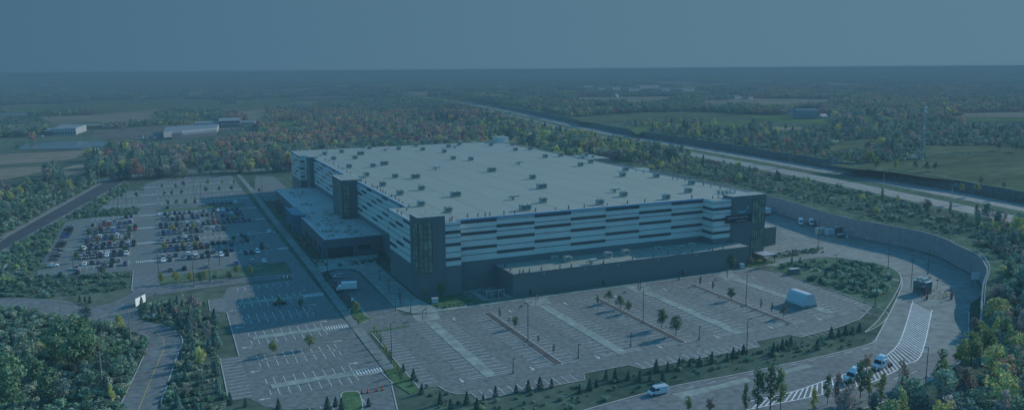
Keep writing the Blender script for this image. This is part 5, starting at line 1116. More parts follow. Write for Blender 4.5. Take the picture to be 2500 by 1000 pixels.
def bush(i, per=60):
    cs, rs = [], []
    for k in range(6): a = rg.uniform(0, 2 * PI); r = rg.uniform(0, .45); cs.append(np.array([r * math.cos(a), r * math.sin(a), rg.uniform(.25, .62)])); rs.append(rg.uniform(.22, .36))
    return cloud(cs, rs, per, .09, .18)
def patch(i):
    cs, rs, = [], []
    for k in range(16):
        x, y = rg.uniform(-15, 15, 2); hh = rg.uniform(6, 12)
        for j in range(3): cs.append(np.array([x + rg.uniform(-2, 2), y + rg.uniform(-2, 2), hh - 1.8 - j * 2.4 + rg.uniform(-.6, .6)])); rs.append(rg.uniform(1.8, 2.9))
    return cloud(cs, rs, 15, 1.2, 2.4)
def trunk_mesh(h0, h1, r, limbs=True):
    b = MB(); b.tube((0, 0, -.03), (0, 0, h0), r, r * .75, n=6, cap=False); b.tube((0, 0, h0), (.01, .01, h1), r * .75, r * .2, n=5, cap=False)
    if limbs:
        for k in range(5):
            a = k * 2.4; z = h0 * .8 + k * (h1 - h0) / 7; b.tube((0, 0, z), (.16 * math.cos(a), .16 * math.sin(a), z + .14), r * .4, r * .12, n=4, cap=False)
    me = bpy.data.meshes.new('trunk'); me.from_pydata(b.v, [], b.f); me.materials.append(BARK); return me
TR = {'broad': trunk_mesh(.3, .8, .018), 'slender': trunk_mesh(.3, .9, .012), 'conifer': trunk_mesh(.1, .95, .02, False)}
VAR = {'broad': [broad(i) for i in range(5)], 'slender': [slender(i) for i in range(4)], 'conifer': [conifer(i) for i in range(3)]}
CROWN = {k: [mesh_of('crown', v, LEAFO) for v in vs] for k, vs in VAR.items()}
# palette: (r,g,b)
GREENS = [(.06, .088, .035), (.075, .102, .042), (.055, .08, .04), (.09, .11, .05), (.07, .085, .045)]
YEL_ = [(.17, .155, .035), (.20, .17, .03), (.13, .14, .04)]
ORG = [(.19, .10, .04), (.17, .085, .04), (.20, .12, .05), (.14, .08, .045)]
RED = [(.15, .06, .045), (.13, .055, .045)]
BRN = [(.14, .105, .06), (.12, .09, .055), (.16, .12, .07)]
DRK = [(.038, .062, .036), (.046, .072, .04)]
def tint(px, py, x, y, kind):
    if kind == 'conifer': c = DRK[rg.integers(2)]
    else:
        o = .02; r_ = .004; yl = .10; br = .12
        if 560 < px < 1180 and 275 < py < 365: o = .36; r_ = .02; yl = .12
        elif 300 < px < 800 and 300 < py < 440: o = .10; r_ = .02; br = .22; yl = .12
        elif px > 1850 and 215 < py < 300: o = .15; br = .25
        elif 1180 < px < 1720 and 300 < py < 430: yl = .42; br = .15
        elif px > 2150 and py > 560: br = .18; yl = .24; o = .02
        n = mnoise.noise((x * .018, y * .018, 0)) * .25; o = max(0, o + n * min(.8, o * 3))
        u = rg.random()
        if u < r_: c = RED[rg.integers(2)]
        elif u < r_ + o: c = ORG[rg.integers(4)]
        elif u < r_ + o + yl: c = YEL_[rg.integers(3)]
        elif u < r_ + o + yl + br: c = BRN[rg.integers(3)]
        else: c = GREENS[rg.integers(5)]
        c = (c[0], c[1], c[2] + .008)
    k = rg.uniform(.85, 1.25) * 2.3; return (c[0] * k * 1.05, c[1] * k * 1.22, (c[2] + .012) * k * 1.45)
FP = [pl for pl, z, m, nm in FIELDS] + [POND, POND2]
EXCL += [OUT, AN, [(119, 268), (232, 268), (232, 286), (119, 286)], [(58.5, 200), (235, 186), (250, 265), (250, 300), (340, 300), (340, 640), (250, 640), (250, 595), (60, 595)]]
EXW = EXCL
FP += [[(100,302),(262,302),(262,334),(100,338)], [(330,325),(400,315),(470,300),(590,293),(632,296),(632,318),(560,326),(535,334),(445,348),(340,348)], [(1922,268),(2024,268),(2024,296),(1922,296)]]
for q_, w_s, d_s, h_s, l_s in sheds:
    dd = (at(*q_, 15 if q_[0] > 1250 else 0) - Vector((0, 0, EYE))).length; hw_ = w_s * .5 * FPX / dd + 2; FP.append([(q_[0] - hw_, q_[1] - 2 - h_s * FPX / dd), (q_[0] + hw_, q_[1] - 2 - h_s * FPX / dd), (q_[0] + hw_, q_[1] + 1), (q_[0] - hw_, q_[1] + 1)])
def excluded(X, Y, r):
    m = np.zeros(len(X), bool)
    for dx, dy in ((0, 0), (r, 0), (-r, 0), (0, r), (0, -r)):
        for pl in EXW: m |= inpoly(X + dx, Y + dy, pl)
    u = X - hwx(Y); m |= (u > -4 - r) & (u < 54 + r) & (Y < 2450)
    d = segdist(X, Y, WALL); m |= (d < 2.5 + r)
    return m
def jgrid(x0, x1, y0, y1, s):
    xs = np.arange(x0, x1, s); ys = np.arange(y0, y1, s); X, Y = np.meshgrid(xs, ys); X = X.ravel() + rg.uniform(-.45, .45, X.size) * s; Y = Y.ravel() + rg.uniform(-.45, .45, Y.size) * s
    return X, Y
def fieldhit(X, Y, Z, H):
    m = np.zeros(len(X), bool)
    for t in (0, .5, .9):
        px, py, d = proj(X, Y, Z + H * t)
        for pl in FP: m |= inpoly(px, py, pl)
    return m
def inview(X, Y, Z, mg=120, top=-1e9):
    px, py, d = proj(X, Y, Z); return (d > 5) & (px > -mg) & (px < 2500 + mg) & (py < 1000 + 260), px, py, d
def nz(X, Y, s, o=0): return np.array([mnoise.noise((x / s, y / s, o)) for x, y in zip(X, Y)])
TREES = []      # x, y, z, height, kind, colour
def add_trees(X, Y, H, kinds, r=1.5, dens=None, zone=''):
    ok = ~excluded(X, Y, r)
    if dens is not None: ok &= rg.random(len(X)) < dens(X, Y)
    X, Y, H = X[ok], Y[ok], H[ok]; Z = ground_grid_h(X, Y); v, px, py, d = inview(X, Y, Z, 60); k = v & ~fieldhit(X, Y, Z, H); 
    for x, y, z, h, a, b_ in zip(X[k], Y[k], Z[k], H[k], px[k], py[k]):
        kd = kinds[rg.integers(len(kinds))] if not callable(kinds) else kinds(x, y)
        TREES.append((x, y, z, h, kd, tint(a, b_, x, y, kd), zone))
# woodland north of the site and around the plain out to 1.3 km
X, Y = jgrid(-420, 1500, 702, 1350, 7.6); D = np.hypot(X, Y); k = (D < 1350) & ((X < hwx(Y) - 8) | (X > hwx(Y) + 60)); X, Y = X[k], Y[k]
west = X < hwx(Y)
H = np.where(west, rg.uniform(8, 14.5, len(X)), rg.uniform(5, 12, len(X)))
H = np.where((X - hwx(Y) > -26) & west, rg.uniform(4, 7, len(X)), H)
dn = np.clip(.95 + nz(X, Y, 90) * 1.6, .25, 1)
add_trees(X, Y, H, ['broad'] * 8 + ['slender', 'conifer'], 1, lambda x, y: np.clip(1.0 + nz(x, y, 90) * 1.8, .35, 1), 'woodland')
# scrub country beyond the highway
X, Y = jgrid(400, 1150, 330, 712, 9.5); k = X > hwx(Y) + 62; X, Y = X[k], Y[k]
add_trees(X, Y, rg.uniform(3.5, 10, len(X)), ['broad'] * 7 + ['slender', 'conifer'], 1, lambda x, y: np.clip(.8 + nz(x, y, 60) * 1.6, .1, 1), 'scrubland beyond the highway')
# belt between wall and highway, behind the warehouse
X, Y = jgrid(345, 425, 400, 702, 6.5); k = X < hwx(Y) - 10; X, Y = X[k], Y[k]
add_trees(X, Y, np.where(Y > 560, rg.uniform(7, 12, len(X)), rg.uniform(3, 6.5, len(X))), ['broad'] * 6 + ['slender', 'conifer'], .8, lambda x, y: np.clip(.30 + ss(480, 600, y) * .7, 0, 1), 'belt between the warehouse and the highway')
X, Y = jgrid(255, 345, 642, 702, 7); add_trees(X, Y, rg.uniform(8, 13, len(X)), ['broad'] * 6 + ['conifer'], .8, None, 'woodland')
X, Y = jgrid(-90, 95, 712, 730, 7); 
# west of the dark road
X, Y = jgrid(-330, -40, 380, 705, 7.5); xd = np.interp(Y, [p[1] for p in DARKROAD_F], [p[0] for p in DARKROAD_F]); k = X < xd - 7; X, Y = X[k], Y[k]
add_trees(X, Y, rg.uniform(3.5, 9, len(X)), ['broad'] * 7 + ['slender'], 1, lambda x, y: np.clip(.62 + nz(x, y, 45) * 1.5, .08, 1), 'thicket west of the dark road')
# thicket inside the bend of the access road
X, Y = jgrid(-120, 0, 150, 345, 5.6); k = inpoly(X, Y, LRN + [(-22, 120), (-200, 120)]); X, Y = X[k], Y[k]
add_trees(X, Y, rg.uniform(2.0, 7.5, len(X)) , ['broad'] * 6 + ['slender'] * 2 + ['conifer'], 1, lambda x, y: np.clip(.42 + nz(x, y, 30) * 1.3, .1, 1), 'thicket in the access road bend')
for q, h in (((160, 880), 15), ((190, 905), 13), ((205, 870), 12), ((215, 900), 13), ((140, 900), 10), ((15, 985), 15), ((-10, 960), 13), ((35, 1015), 13), ((85, 940), 9), ((120, 985), 10), ((275, 900), 9)):
    p = at(*q); TREES.append((p.x, p.y, 0, h, 'broad', (.16, .26, .15), 'thicket in the access road bend'))
# between access road and south lot
X, Y = jgrid(-14, 16, 185, 318, 5.2); RB = LRR[24:] + [(12, 160), (12, 210), (12.4, 246), (17.6, 248), (18, 293), (13, 298), (13, 313), (-4, 322)]; k = inpoly(X, Y, RB); X, Y = X[k], Y[k]
add_trees(X, Y, np.where(Y < 240, rg.uniform(2.5, 5, len(X)), rg.uniform(2.5, 6.5, len(X))), ['broad', 'slender', 'conifer', 'conifer'], 1, lambda x, y: np.clip(.75 - (x - 5) * .05, .1, .85), 'planting strip beside the south lot')
# woods at lower right outside the wall
X, Y = jgrid(150, 420, 96, 262, 6.2)
def lr(x, y):
    px, py, d = proj(x, y, ground_grid_h(x, y)); return np.where((px > 2385) | ((px > 1750) & (py > 985)) , np.where(py < 690, .25, .95), 0)
add_trees(X, Y, rg.uniform(6, 11.5, len(X)), ['broad'] * 4 + ['slender'], 1.2, lr, 'lower right wood outside the wall')
X, Y = jgrid(330, 400, 235, 400, 7); k = X < hwx(Y) - 8; X, Y = X[k], Y[k]
add_trees(X, Y, rg.uniform(2.2, 4.8, len(X)), ['broad'], 1, lambda x, y: np.clip(.30 + nz(x, y, 20) * 1.5, 0, .8), 'bank above the retaining wall')
def one(q, h, kind, col, zone, z=0.1): p = at(*q, z); TREES.append((p.x, p.y, p.z, h, kind, (col[0] * 1.65, col[1] * 1.95, (col[2] + .012) * 2.2), zone))
# lone trees seen one by one
for q, h, c in (((2153, 498), 9, GREENS[1]), ((2263, 516), 7, GREENS[4]), ((2319, 526), 7.5, GREENS[4]), ((2383, 540), 9, GREENS[1]), ((2010, 470), 5, GREENS[0]), ((2050, 480), 5, GREENS[0])): one(q, h, 'slender' if h > 7 else 'broad', c, 'nearer highway roadside', 9)
for q, h, c in (((2070, 398), 8, YEL_[2]), ((2120, 398), 11, YEL_[0]), ((2138, 412), 9, YEL_[2]), ((2185, 414), 7.5, YEL_[0]), ((2120, 372), 11, GREENS[3]), ((2262, 420), 7, GREENS[2]), ((2235, 414), 6, GREENS[2]), ((2282, 418), 6, GREENS[2]), ((1940, 388), 8, ORG[2]), ((1893, 380), 8, ORG[2]), ((2348, 470), 5, YEL_[0]), ((2385, 468), 5, YEL_[0]), ((2395, 452), 6, BRN[0]), ((2450, 460), 4, BRN[0]), ((2440, 368), 10, BRN[1]), ((2480, 372), 9, GREENS[0])): one(q, h, 'broad', c, 'meadow edge beyond the highway', 15)
EXITT = ((1848, 1010, 12, GREENS[1]), (1880, 1000, 13, GREENS[3]), (1905, 1003, 11, YEL_[2]), (1985, 1012, 7, YEL_[1]), (2020, 985, 8, GREENS[3]), (2044, 1002, 10, BRN[1]), (2072, 985, 7.5, GREENS[3]), (2100, 970, 10, GREENS[0]), (2122, 972, 8, YEL_[2]), (2150, 992, 9, YEL_[2]), (2198, 988, 12, BRN[2]), (2115, 906, 5.5, ORG[2]), (2289, 975, 14, GREENS[3]), (2300, 985, 12, YEL_[2]), (2345, 900, 9, YEL_[0]), (2370, 890, 10, YEL_[2]), (2400, 870, 11, YEL_[2]), (2380, 820, 6, BRN[0]), (2390, 780, 5, YEL_[2]), (2350, 985, 10, BRN[0]), (1820, 1008, 8, GREENS[0]), (1680, 1006, 4.5, YEL_[2]), (1735, 1008, 4, BRN[1]))
for x_, y_, h, c in EXITT: one((x_, y_), h, 'slender' if h > 6.5 and x_ < 2330 else 'broad', c, 'exit road tree row')
ISL = [((1459, 742), 3.6, GREENS[1]), ((1487, 737), 4.5, GREENS[1]), ((1515, 753), 4.8, GREENS[3]), ((1535, 762), 4.6, GREENS[3]), ((1615, 800), 6.6, GREENS[1]), ((1650, 818), 6.8, GREENS[3]), ((1709, 696), 3.8, DRK[1]), ((1740, 708), 3.8, GREENS[2]), ((1786, 732), 4.8, GREENS[2]), ((1857, 752), 3.5, BRN[1]), ((1884, 763), 3.8, GREENS[2]), ((1912, 774), 4.2, BRN[1]),
       ((1220, 776), 3.8, GREENS[1]), ((1258, 800), 4, GREENS[1]), ((1243, 790), 2.6, BRN[0]), ((1314, 838), 3, GREENS[0]), ((1352, 863), 3.2, GREENS[0])]
for q, h, c in ISL: one(q, h, 'slender' if h < 4 else 'broad', c, 'east lot planters', .17)
for q, h, c in (((1037, 726), 4.6, YEL_[0]), ((1077, 722), 5.2, YEL_[2]), ((1784, 655), 6.2, YEL_[2]), ((1832, 650), 4.8, BRN[0]), ((1867, 652), 4.2, GREENS[4]), ((872, 765), 5, YEL_[2]), ((876, 795), 3, YEL_[0])): one(q, h, 'broad', c, 'lawns in front of the warehouse', .15)
for q, h, c in (((669, 865), 5, YEL_[2]), ((756, 850), 4.6, YEL_[2]), ((683, 750), 4.5, YEL_[2]), ((735, 752), 4, GREENS[3]), ((665, 858), 3, GREENS[3])): one(q, h, 'broad', c, 'planters of the south lot', .17)
for i in range(9): one((915 + i * 7.5 + (i > 5) * 4, 815 + i * 14.5), 3.2 + (i % 3) * .5, 'slender', (YEL_[1], YEL_[2], GREENS[3])[i % 3], 'verge left of the east lot', .12)
for i, (q, c) in enumerate([((420, 565), YEL_[1]), ((472, 560), YEL_[1]), ((575, 545), GREENS[3]), ((403, 612), YEL_[1]), ((448, 604), YEL_[1]), ((478, 606), YEL_[0]), ((246, 568), ORG[3]), ((218, 580), GREENS[2]), ((277, 592), GREENS[1]), ((318, 565), GREENS[1]), ((308, 592), BRN[0]), ((240, 596), BRN[0]), ((215, 600), ORG[3]), ((200, 622), GREENS[2]), ((308, 618), GREENS[0]), ((190, 640), GREENS[1]), ((600, 590), GREENS[2]), ((570, 590), GREENS[1]), ((465, 690), YEL_[1]), ((430, 690), YEL_[1]), ((500, 680), YEL_[0]), ((578, 670), YEL_[2]), ((612, 672), YEL_[2]), ((490, 692), GREENS[0]), ((526, 685), GREENS[1]), ((560, 684), GREENS[0]), ((395, 692), YEL_[0]), ((252, 672), GREENS[1]), ((640, 610), GREENS[0])]): one(q, 3.8 + (i % 4) * .4, 'broad', c, 'western lot planters', .17)
for i, (q, c) in enumerate([((396, 460), GREENS[1]), ((429, 460), GREENS[1]), ((449, 457), GREENS[0]), ((401, 479), GREENS[0]), ((420, 477), GREENS[0]), ((444, 476), GREENS[0]), ((297, 485), DRK[1]), ((334, 483), DRK[1]), ((503, 470), DRK[1]), ((535, 467), DRK[1]), ((566, 465), DRK[1]), ((410, 503), GREENS[2]), ((431, 500), GREENS[1]), ((454, 500), GREENS[1]), ((476, 500), GREENS[2]), ((427, 440), DRK[1]), ((447, 438), DRK[1]), ((507, 452), YEL_[2]), ((543, 450), ORG[2]), ((572, 452), YEL_[2]), ((517, 432), DRK[1]), ((633, 470), GREENS[1])]): one(q, 3.6 + (i % 3) * .6, 'broad', c, 'north lot planters', .17)
# conifers set in a row on the berm
CON = [(1260, 957), (1290, 950), (1318, 948), (1347, 945), (1210, 968), (1180, 980), (1165, 996), (1140, 985), (1415, 958), (1440, 950), (1457, 942), (1480, 925), (1502, 928), (1534, 925), (1562, 930), (1587, 928), (1618, 930), (1602, 905), (1630, 902), (1658, 898), (1684, 892), (1707, 892), (1738, 885), (1775, 880), (1790, 872), (1803, 868), (1815, 862), (1888, 862), (1898, 858), (1910, 850), (1919, 845), (1930, 842), (2029, 822), (2047, 819), (2064, 816), (2081, 812), (2098, 808), (1995, 852), (1885, 870), (1010, 925), (985, 905), (1030, 960), (1075, 985), (1100, 995), (562, 985), (600, 990), (680, 996), (800, 998), (820, 990), (835, 998), (900, 990)]
for i, q in enumerate(CON): one(q, 2.3 + 1.5 * ((i * 7) % 5) / 5, 'conifer', DRK[i % 2], 'grassy berm below the east lot', .05)
for q in ((1933, 640), (1953, 640), (2003, 690), (2016, 672), (2150, 700), (2110, 695), (2085, 700)): one(q, 2.6, 'conifer', DRK[0], 'big planted island of the yard', .1)
for q in ((195, 735), (208, 738), (220, 738), (445, 748), (415, 745), (460, 748), (377, 760), (390, 770)): one(q, 2.6, 'conifer', DRK[0], 'verge by the billboard', .1)
# ---- split into single trees and the mass of the woods
def appar(t): px, py, d = proj(t[0], t[1], t[2]); return t[3] / d
TREES.sort(key=appar, reverse=True)
special = [t for t in TREES if t[6] not in ('woodland', 'scrubland beyond the highway', 'thicket west of the dark road', 'thicket in the access road bend', 'lower right wood outside the wall', 'belt between the warehouse and the highway')]
mass = [t for t in TREES if t not in set(special)] if len(TREES) < 1 else None
sp = set(id(t) for t in special); cnt = {'broad': 0, 'slender': 0, 'conifer': 0}; single = []; rest = []
for t in special:
    single.append(t); cnt[t[4]] += 1
for t in TREES:
    if id(t) in sp: continue
    p = proj(t[0], t[1], t[2])
    if cnt[t[4]] < 290 and -30 < p[0] < 2530 and p[1] - 1960 * t[3] / p[2] < 1000: single.append(t); cnt[t[4]] += 1
    else: rest.append(t)
cname = lambda c: 'dark green' if c[1] < .06 else ('reddish' if c[0] > 3 * c[1] else ('orange' if c[0] > 1.9 * c[1] else ('yellow' if c[0] > 1.0 * c[1] and c[2] < .4 * c[1] and c[0] > .12 else ('brownish' if c[0] > 1.1 * c[1] else 'green'))))
kn = {'broad': 'round broadleaf tree', 'slender': 'slim upright tree', 'conifer': 'small dark conifer'}
nm_ = {'broad': 'broadleaf_tree', 'slender': 'slender_tree', 'conifer': 'conifer_tree'}
def zone_phrase(z): return ('standing in the ' if not z.startswith(('row', 'lawn', 'planter', 'dark planter', 'roadside', 'edge')) else 'in the ') + z
for t in single:
    x, y, z, h, kd, c, zn = t; s_ = 'tall ' if h > 9 else ('low ' if h < 3.6 and kd != 'conifer' else '')
    if kd == 'conifer': lab = 'small dark conifer ' + zone_phrase(zn)
    else: lab = f'{s_}{cname(c)} {kn[kd]} {zone_phrase(zn)}'
    lab = lab.replace(' standing in the ', ' in the ').replace('round broadleaf tree', 'broadleaf tree')
    o = thing(nm_[kd], lab, 'tree', (x, y, z), rg.uniform(0, 6.28), lab.replace('tree ', 'trees ').replace('conifer ', 'conifers '))
    w = rg.uniform(.88, 1.18); o.scale = (h * w, h * w, h)
    for nm2, me_ in (('trunk', TR[kd]), ('crown', CROWN[kd][rg.integers(len(CROWN[kd]))])):
        ch = bpy.data.objects.new(nm2, me_); C.objects.link(ch); ch.parent = o; ch.color = (*c, 1)
bpy.context.view_layer.update()
by_label = {}
for o in [o for o in C.objects if o.parent is None and o.get('category') == 'tree' and not any(k in o['label'] for k in ('woodland', 'thicket', 'lower right wood', 'scrubland', 'belt between', 'strip beside'))]: by_label.setdefault(o['label'], []).append(o)
for lb_, os_ in by_label.items():
    if len(os_) > 1: rank(os_, lb_.replace('slim upright', 'slim').replace('beyond the highway', 'past the highway'))
print('trees', len(TREES), 'single', len(single), cnt, 'rest', len(rest))
# ---- scattering for the uncountable mass
def source_collection(name, meshes):
    col = bpy.data.collections.new(name)
    for i, me_ in enumerate(meshes): o = bpy.data.objects.new(f'{name}_{chr(97 + i)}', me_); col.objects.link(o)
    return col
def scatter(name, label, cat, pts, kinds, rots, scales, tints, col):
    me_ = bpy.data.meshes.new(name); me_.from_pydata([tuple(p) for p in pts], [], []); n = len(pts)
    a = me_.attributes.new('kind', 'INT', 'POINT'); a.data.foreach_set('value', np.asarray(kinds, np.int32))
    a = me_.attributes.new('rot', 'FLOAT_VECTOR', 'POINT'); r = np.zeros((n, 3), np.float32); r[:, 2] = rots; a.data.foreach_set('vector', r.ravel())
    a = me_.attributes.new('scl', 'FLOAT_VECTOR', 'POINT'); a.data.foreach_set('vector', np.asarray(scales, np.float32).ravel())
    a = me_.attributes.new('tint', 'FLOAT_COLOR', 'POINT'); tc_ = np.ones((n, 4), np.float32); tc_[:, :3] = tints; a.data.foreach_set('color', tc_.ravel())
    o = bpy.data.objects.new(name, me_); C.objects.link(o); o['kind'] = 'stuff'; o['label'] = label; o['category'] = cat
    ng = bpy.data.node_groups.new(name, 'GeometryNodeTree'); ng.interface.new_socket('Geometry', in_out='INPUT', socket_type='NodeSocketGeometry'); ng.interface.new_socket('Geometry', in_out='OUTPUT', socket_type='NodeSocketGeometry')
    gi = ng.nodes.new('NodeGroupInput'); go = ng.nodes.new('NodeGroupOutput'); ci = ng.nodes.new('GeometryNodeCollectionInfo'); ci.inputs[0].default_value = col; ci.inputs[1].default_value = True; ci.inputs[2].default_value = True
    ip = ng.nodes.new('GeometryNodeInstanceOnPoints'); ip.inputs['Pick Instance'].default_value = True
    def na(nm, ty): q = ng.nodes.new('GeometryNodeInputNamedAttribute'); q.data_type = ty; q.inputs[0].default_value = nm; return q.outputs[0]
    e2r = ng.nodes.new('FunctionNodeEulerToRotation')
    ng.links.new(gi.outputs[0], ip.inputs['Points']); ng.links.new(ci.outputs[0], ip.inputs['Instance']); ng.links.new(na('kind', 'INT'), ip.inputs['Instance Index'])
    ng.links.new(na('rot', 'FLOAT_VECTOR'), e2r.inputs[0]); ng.links.new(e2r.outputs[0], ip.inputs['Rotation']); ng.links.new(na('scl', 'FLOAT_VECTOR'), ip.inputs['Scale']); ng.links.new(ip.outputs[0], go.inputs[0])
    md = o.modifiers.new('scatter', 'NODES'); md.node_group = ng
    return o
wc = source_collection('woodland_tree', [mesh_of('crown_mass', v, LEAFI) for v in VAR['broad'] + VAR['slender'][:2] + VAR['conifer'][:2]])
kidx = {'broad': lambda: rg.integers(5), 'slender': lambda: 5 + rg.integers(2), 'conifer': lambda: 7 + rg.integers(2)}
scatter('woodland', 'mixed autumn woodland massed behind and around the warehouse site', 'woodland', [(t[0], t[1], t[2] - .2) for t in rest], [kidx[t[4]]() for t in rest], rg.uniform(0, 6.28, len(rest)), [(t[3] * w, t[3] * w, t[3]) for t, w in zip(rest, rg.uniform(.95, 1.4, len(rest)))], [t[5] for t in rest], wc)
# far woods as lumpy groves out to the horizon
PX_, PY_, SC_ = [], [], []
r = 1290.0
while r < 26000:
    step = 21 * max(1, (r / 2600) ** 1.05); n = int(1.34 * r / (step * 1.15)); th = np.linspace(math.radians(24) - .67 + 0, math.radians(24) + .67, n) + rg.uniform(-.4, .4, n) * 1.34 / n
    rr_ = r + rg.uniform(-.5, .5, n) * step; PX_.append(rr_ * np.sin(th)); PY_.append(rr_ * np.cos(th)); SC_.append(np.full(n, step / 21)); r += step
X = np.concatenate(PX_); Y = np.concatenate(PY_); SC = np.concatenate(SC_); Z = ground_grid_h(X, Y); D = np.hypot(X, Y)
ok = ~fieldhit(X, Y, Z, np.full(len(X), 10.0)); u = X - hwx(Y); ok &= ~((u > -22) & (u < 72) & (Y < 2500))
nn = np.array([mnoise.fractal((x / 420, y / 620, 3), .6, 2.0, 3) for x, y in zip(X, Y)])
lim = np.where(D < 2300, -.5, np.where(D < 5000, -.08, .0)); ok &= nn > lim
v, px, py, d = inview(X, Y, Z, 80); ok &= v; X, Y, Z, SC, D, px, py = [q[ok] for q in (X, Y, Z, SC, D, px, py)]
tn_ = np.array([tint(a, b_, x, y, 'broad') for a, b_, x, y in zip(px, py, X, Y)]); tn_ = tn_ * .75 + np.array((.07, .09, .035)) * .25
pc = source_collection('grove', [mesh_of('grove_mass', patch(i), LEAFI) for i in range(5)])
hz_ = rg.uniform(.6, 1.15, len(X)) * np.minimum(1.5, 1 + (SC - 1) * .12)
scatter('far_woodland', 'woods and hedgerows of the far plain reaching to the horizon', 'woodland', np.stack([X, Y, Z - .5], 1), rg.integers(0, 5, len(X)), rg.uniform(0, 6.28, len(X)), np.stack([SC, SC, hz_], 1), tn_, pc)
print('groves', len(X))
# shrubs and rank grass
BX, BS, BC = [], [], []
def shrubs(X, Y, h0, h1, dens, cols, ex=True, r=.5):
    k = rg.random(len(X)) < (dens(X, Y) if callable(dens) else dens)
    if ex: k &= ~excluded(X, Y, r)
    X, Y = X[k], Y[k]; Z = ground_grid_h(X, Y)
    H = rg.uniform(h0, h1, len(X)); k = ~fieldhit(X, Y, Z, H); v, px, py, d = inview(X, Y, Z, 30); k &= v
    for x, y, z, h in zip(X[k], Y[k], Z[k], H[k]): BX.append((x, y, z)); w = rg.uniform(.8, 1.5); BS.append((h * w, h * w, h)); c = cols[rg.integers(len(cols))]; m_ = rg.uniform(.75, 1.25) * 2.4; BC.append((c[0] * m_, c[1] * m_ * 1.22, (c[2] + .012) * m_ * 1.5))
SH = GREENS + [(.13, .125, .06), (.16, .15, .08), (.10, .10, .05)]
X, Y = jgrid(-330, -40, 380, 705, 3.4); xd = np.interp(Y, [p[1] for p in DARKROAD_F], [p[0] for p in DARKROAD_F]); k = X < xd - 3; shrubs(X[k], Y[k], .8, 3.2, .8, SH)
X, Y = jgrid(-120, 0, 150, 345, 2.5); k = inpoly(X, Y, LRN + [(-22, 120), (-200, 120)]); shrubs(X[k], Y[k], .8, 2.8, .95, SH)
X, Y = jgrid(-14, 16, 185, 318, 2.0); k = inpoly(X, Y, RB); shrubs(X[k], Y[k], .5, 1.9, lambda x, y: np.clip(.9 - (x - 4) * .07, .12, .95), SH)
X, Y = jgrid(400, 1150, 330, 712, 4.6); k = X > hwx(Y) + 60; shrubs(X[k], Y[k], 1.0, 3.6, lambda x, y: np.clip(.8 + nz(x, y, 60, 7) * 1.3, .1, 1), SH + BRN)
X, Y = jgrid(325, 425, 240, 640, 3.0); k = X < hwx(Y) - 5; shrubs(X[k], Y[k], .6, 2.4, lambda x, y: np.clip(.5 + nz(x, y, 18, 2) * 1.8, .04, 1), SH)
X, Y = jgrid(150, 420, 96, 262, 3.2); shrubs(X, Y, 1, 3.2, lambda x, y: (lr(x, y) > 0) * .95, SH + BRN)
X, Y = jgrid(-75, -20, 375, 690, 2.2); xn = np.interp(Y, [p[1] for p in DARKROAD_N[::-1]], [p[0] for p in DARKROAD_N[::-1]]); k = (X > xn + 3) & (X < np.where(Y < 530, -51.5, np.where(Y < 560, -38, xn + 14))); shrubs(X[k], Y[k], .5, 2.4, .75, GREENS + [YEL_[2]], False)
X, Y = jgrid(-62, -13, 345, 385, 2.0); k = inpoly(X, Y, [(-62, 356), (-36, 340), (-14, 338), (-14, 373), (-40, 378), (-52, 386), (-58, 396)]); shrubs(X[k], Y[k], .4, 1.9, .6, GREENS, False)
X, Y = jgrid(-40, -12, 530, 556, 2.2); shrubs(X, Y, .5, 2.2, .7, GREENS, False)
X, Y = jgrid(225, 285, 205, 268, 2.2); IP = [(240, 262), (262, 264), (276, 262), (281, 250), (281, 240), (268, 224), (248, 211), (236, 210), (238, 250)]; k = inpoly(X, Y, IP); shrubs(X[k], Y[k], .5, 2.6, lambda x, y: np.clip(.55 + nz(x, y, 12, 5) * 1.6, .05, .95), GREENS[1:4] + [(.13, .14, .07)], False)
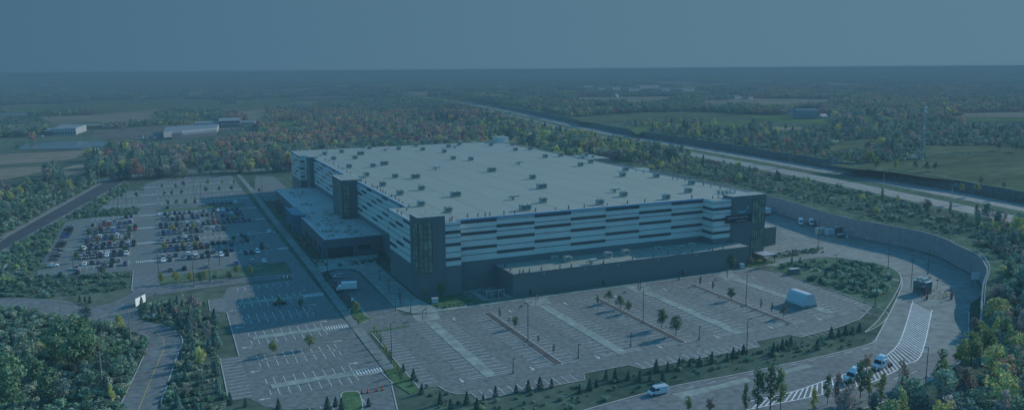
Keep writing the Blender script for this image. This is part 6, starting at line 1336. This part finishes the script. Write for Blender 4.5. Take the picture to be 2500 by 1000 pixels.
X, Y = jgrid(60, 235, 160, 205, 2.1); bm = ats([(960, 880), (1020, 925), (1100, 962), (1165, 984), (1290, 962), (1530, 918), (1640, 880), (1880, 845), (1990, 822), (2085, 800), (2110, 812), (2120, 832), (2000, 862), (1889, 885), (1791, 905), (1631, 935), (1400, 998), (1250, 1040), (1000, 1010)]); k = inpoly(X, Y, bm); shrubs(X[k], Y[k], .3, 1.3, .42, GREENS[:3] + [(.11, .12, .05)], False)
X, Y = jgrid(60.6, 63, 282, 336, 1.6); shrubs(X, Y, .5, 1.3, .9, [GREENS[2], BRN[1]], False)
for x0, x1, y0, y1 in ((63, 66, 366, 420), (66, 69, 458, 536), (62, 66, 350, 362), (70, 90, 346, 352), (252, 282, 275, 282), (89, 104, 266.5, 270), (102, 231, 198, 254)):
    if x1 - x0 > 100:
        for xc in (102.8, 146.6, 190.6): X, Y = jgrid(xc - 1, xc + 1, 199, 254, 2.2); shrubs(X, Y, .2, .6, .2, [GREENS[2]], False)
    else: X, Y = jgrid(x0, x1, y0, y1, 1.7); shrubs(X, Y, .4, 1.3, .8, [GREENS[2], GREENS[0], BRN[1]], False)
bc = source_collection('shrub', [mesh_of('shrub_mass', bush(i), LEAFI) for i in range(4)])
scatter('shrubbery', 'dense low shrubs and rank grass on the verges and rough land', 'shrubs', BX, rg.integers(0, 4, len(BX)), rg.uniform(0, 6.28, len(BX)), BS, BC, bc)
print('shrubs', len(BX))
# ---------------------------------------------------------------- added blue haze: tints the whole view and lifts its darks
b = MB(); b.box(-64000, 64000, -64000, 64000, -2, 85.4, bottom=True)
hm = bpy.data.materials.new('haze'); hm.use_nodes = True; t = hm.node_tree
for n in list(t.nodes): t.nodes.remove(n)
o = t.nodes.new('ShaderNodeOutputMaterial'); pv = t.nodes.new('ShaderNodeVolumePrincipled'); t.links.new(pv.outputs[0], o.inputs['Volume'])
pv.inputs['Color'].default_value = HAZE['color']; pv.inputs['Density'].default_value = HAZE['density']; pv.inputs['Anisotropy'].default_value = HAZE['aniso']
hz = b.build('haze', hm); hz['kind'] = 'stuff'; hz['label'] = 'blue haze added to tint the whole landscape and lift its darks'; hz['category'] = 'haze'
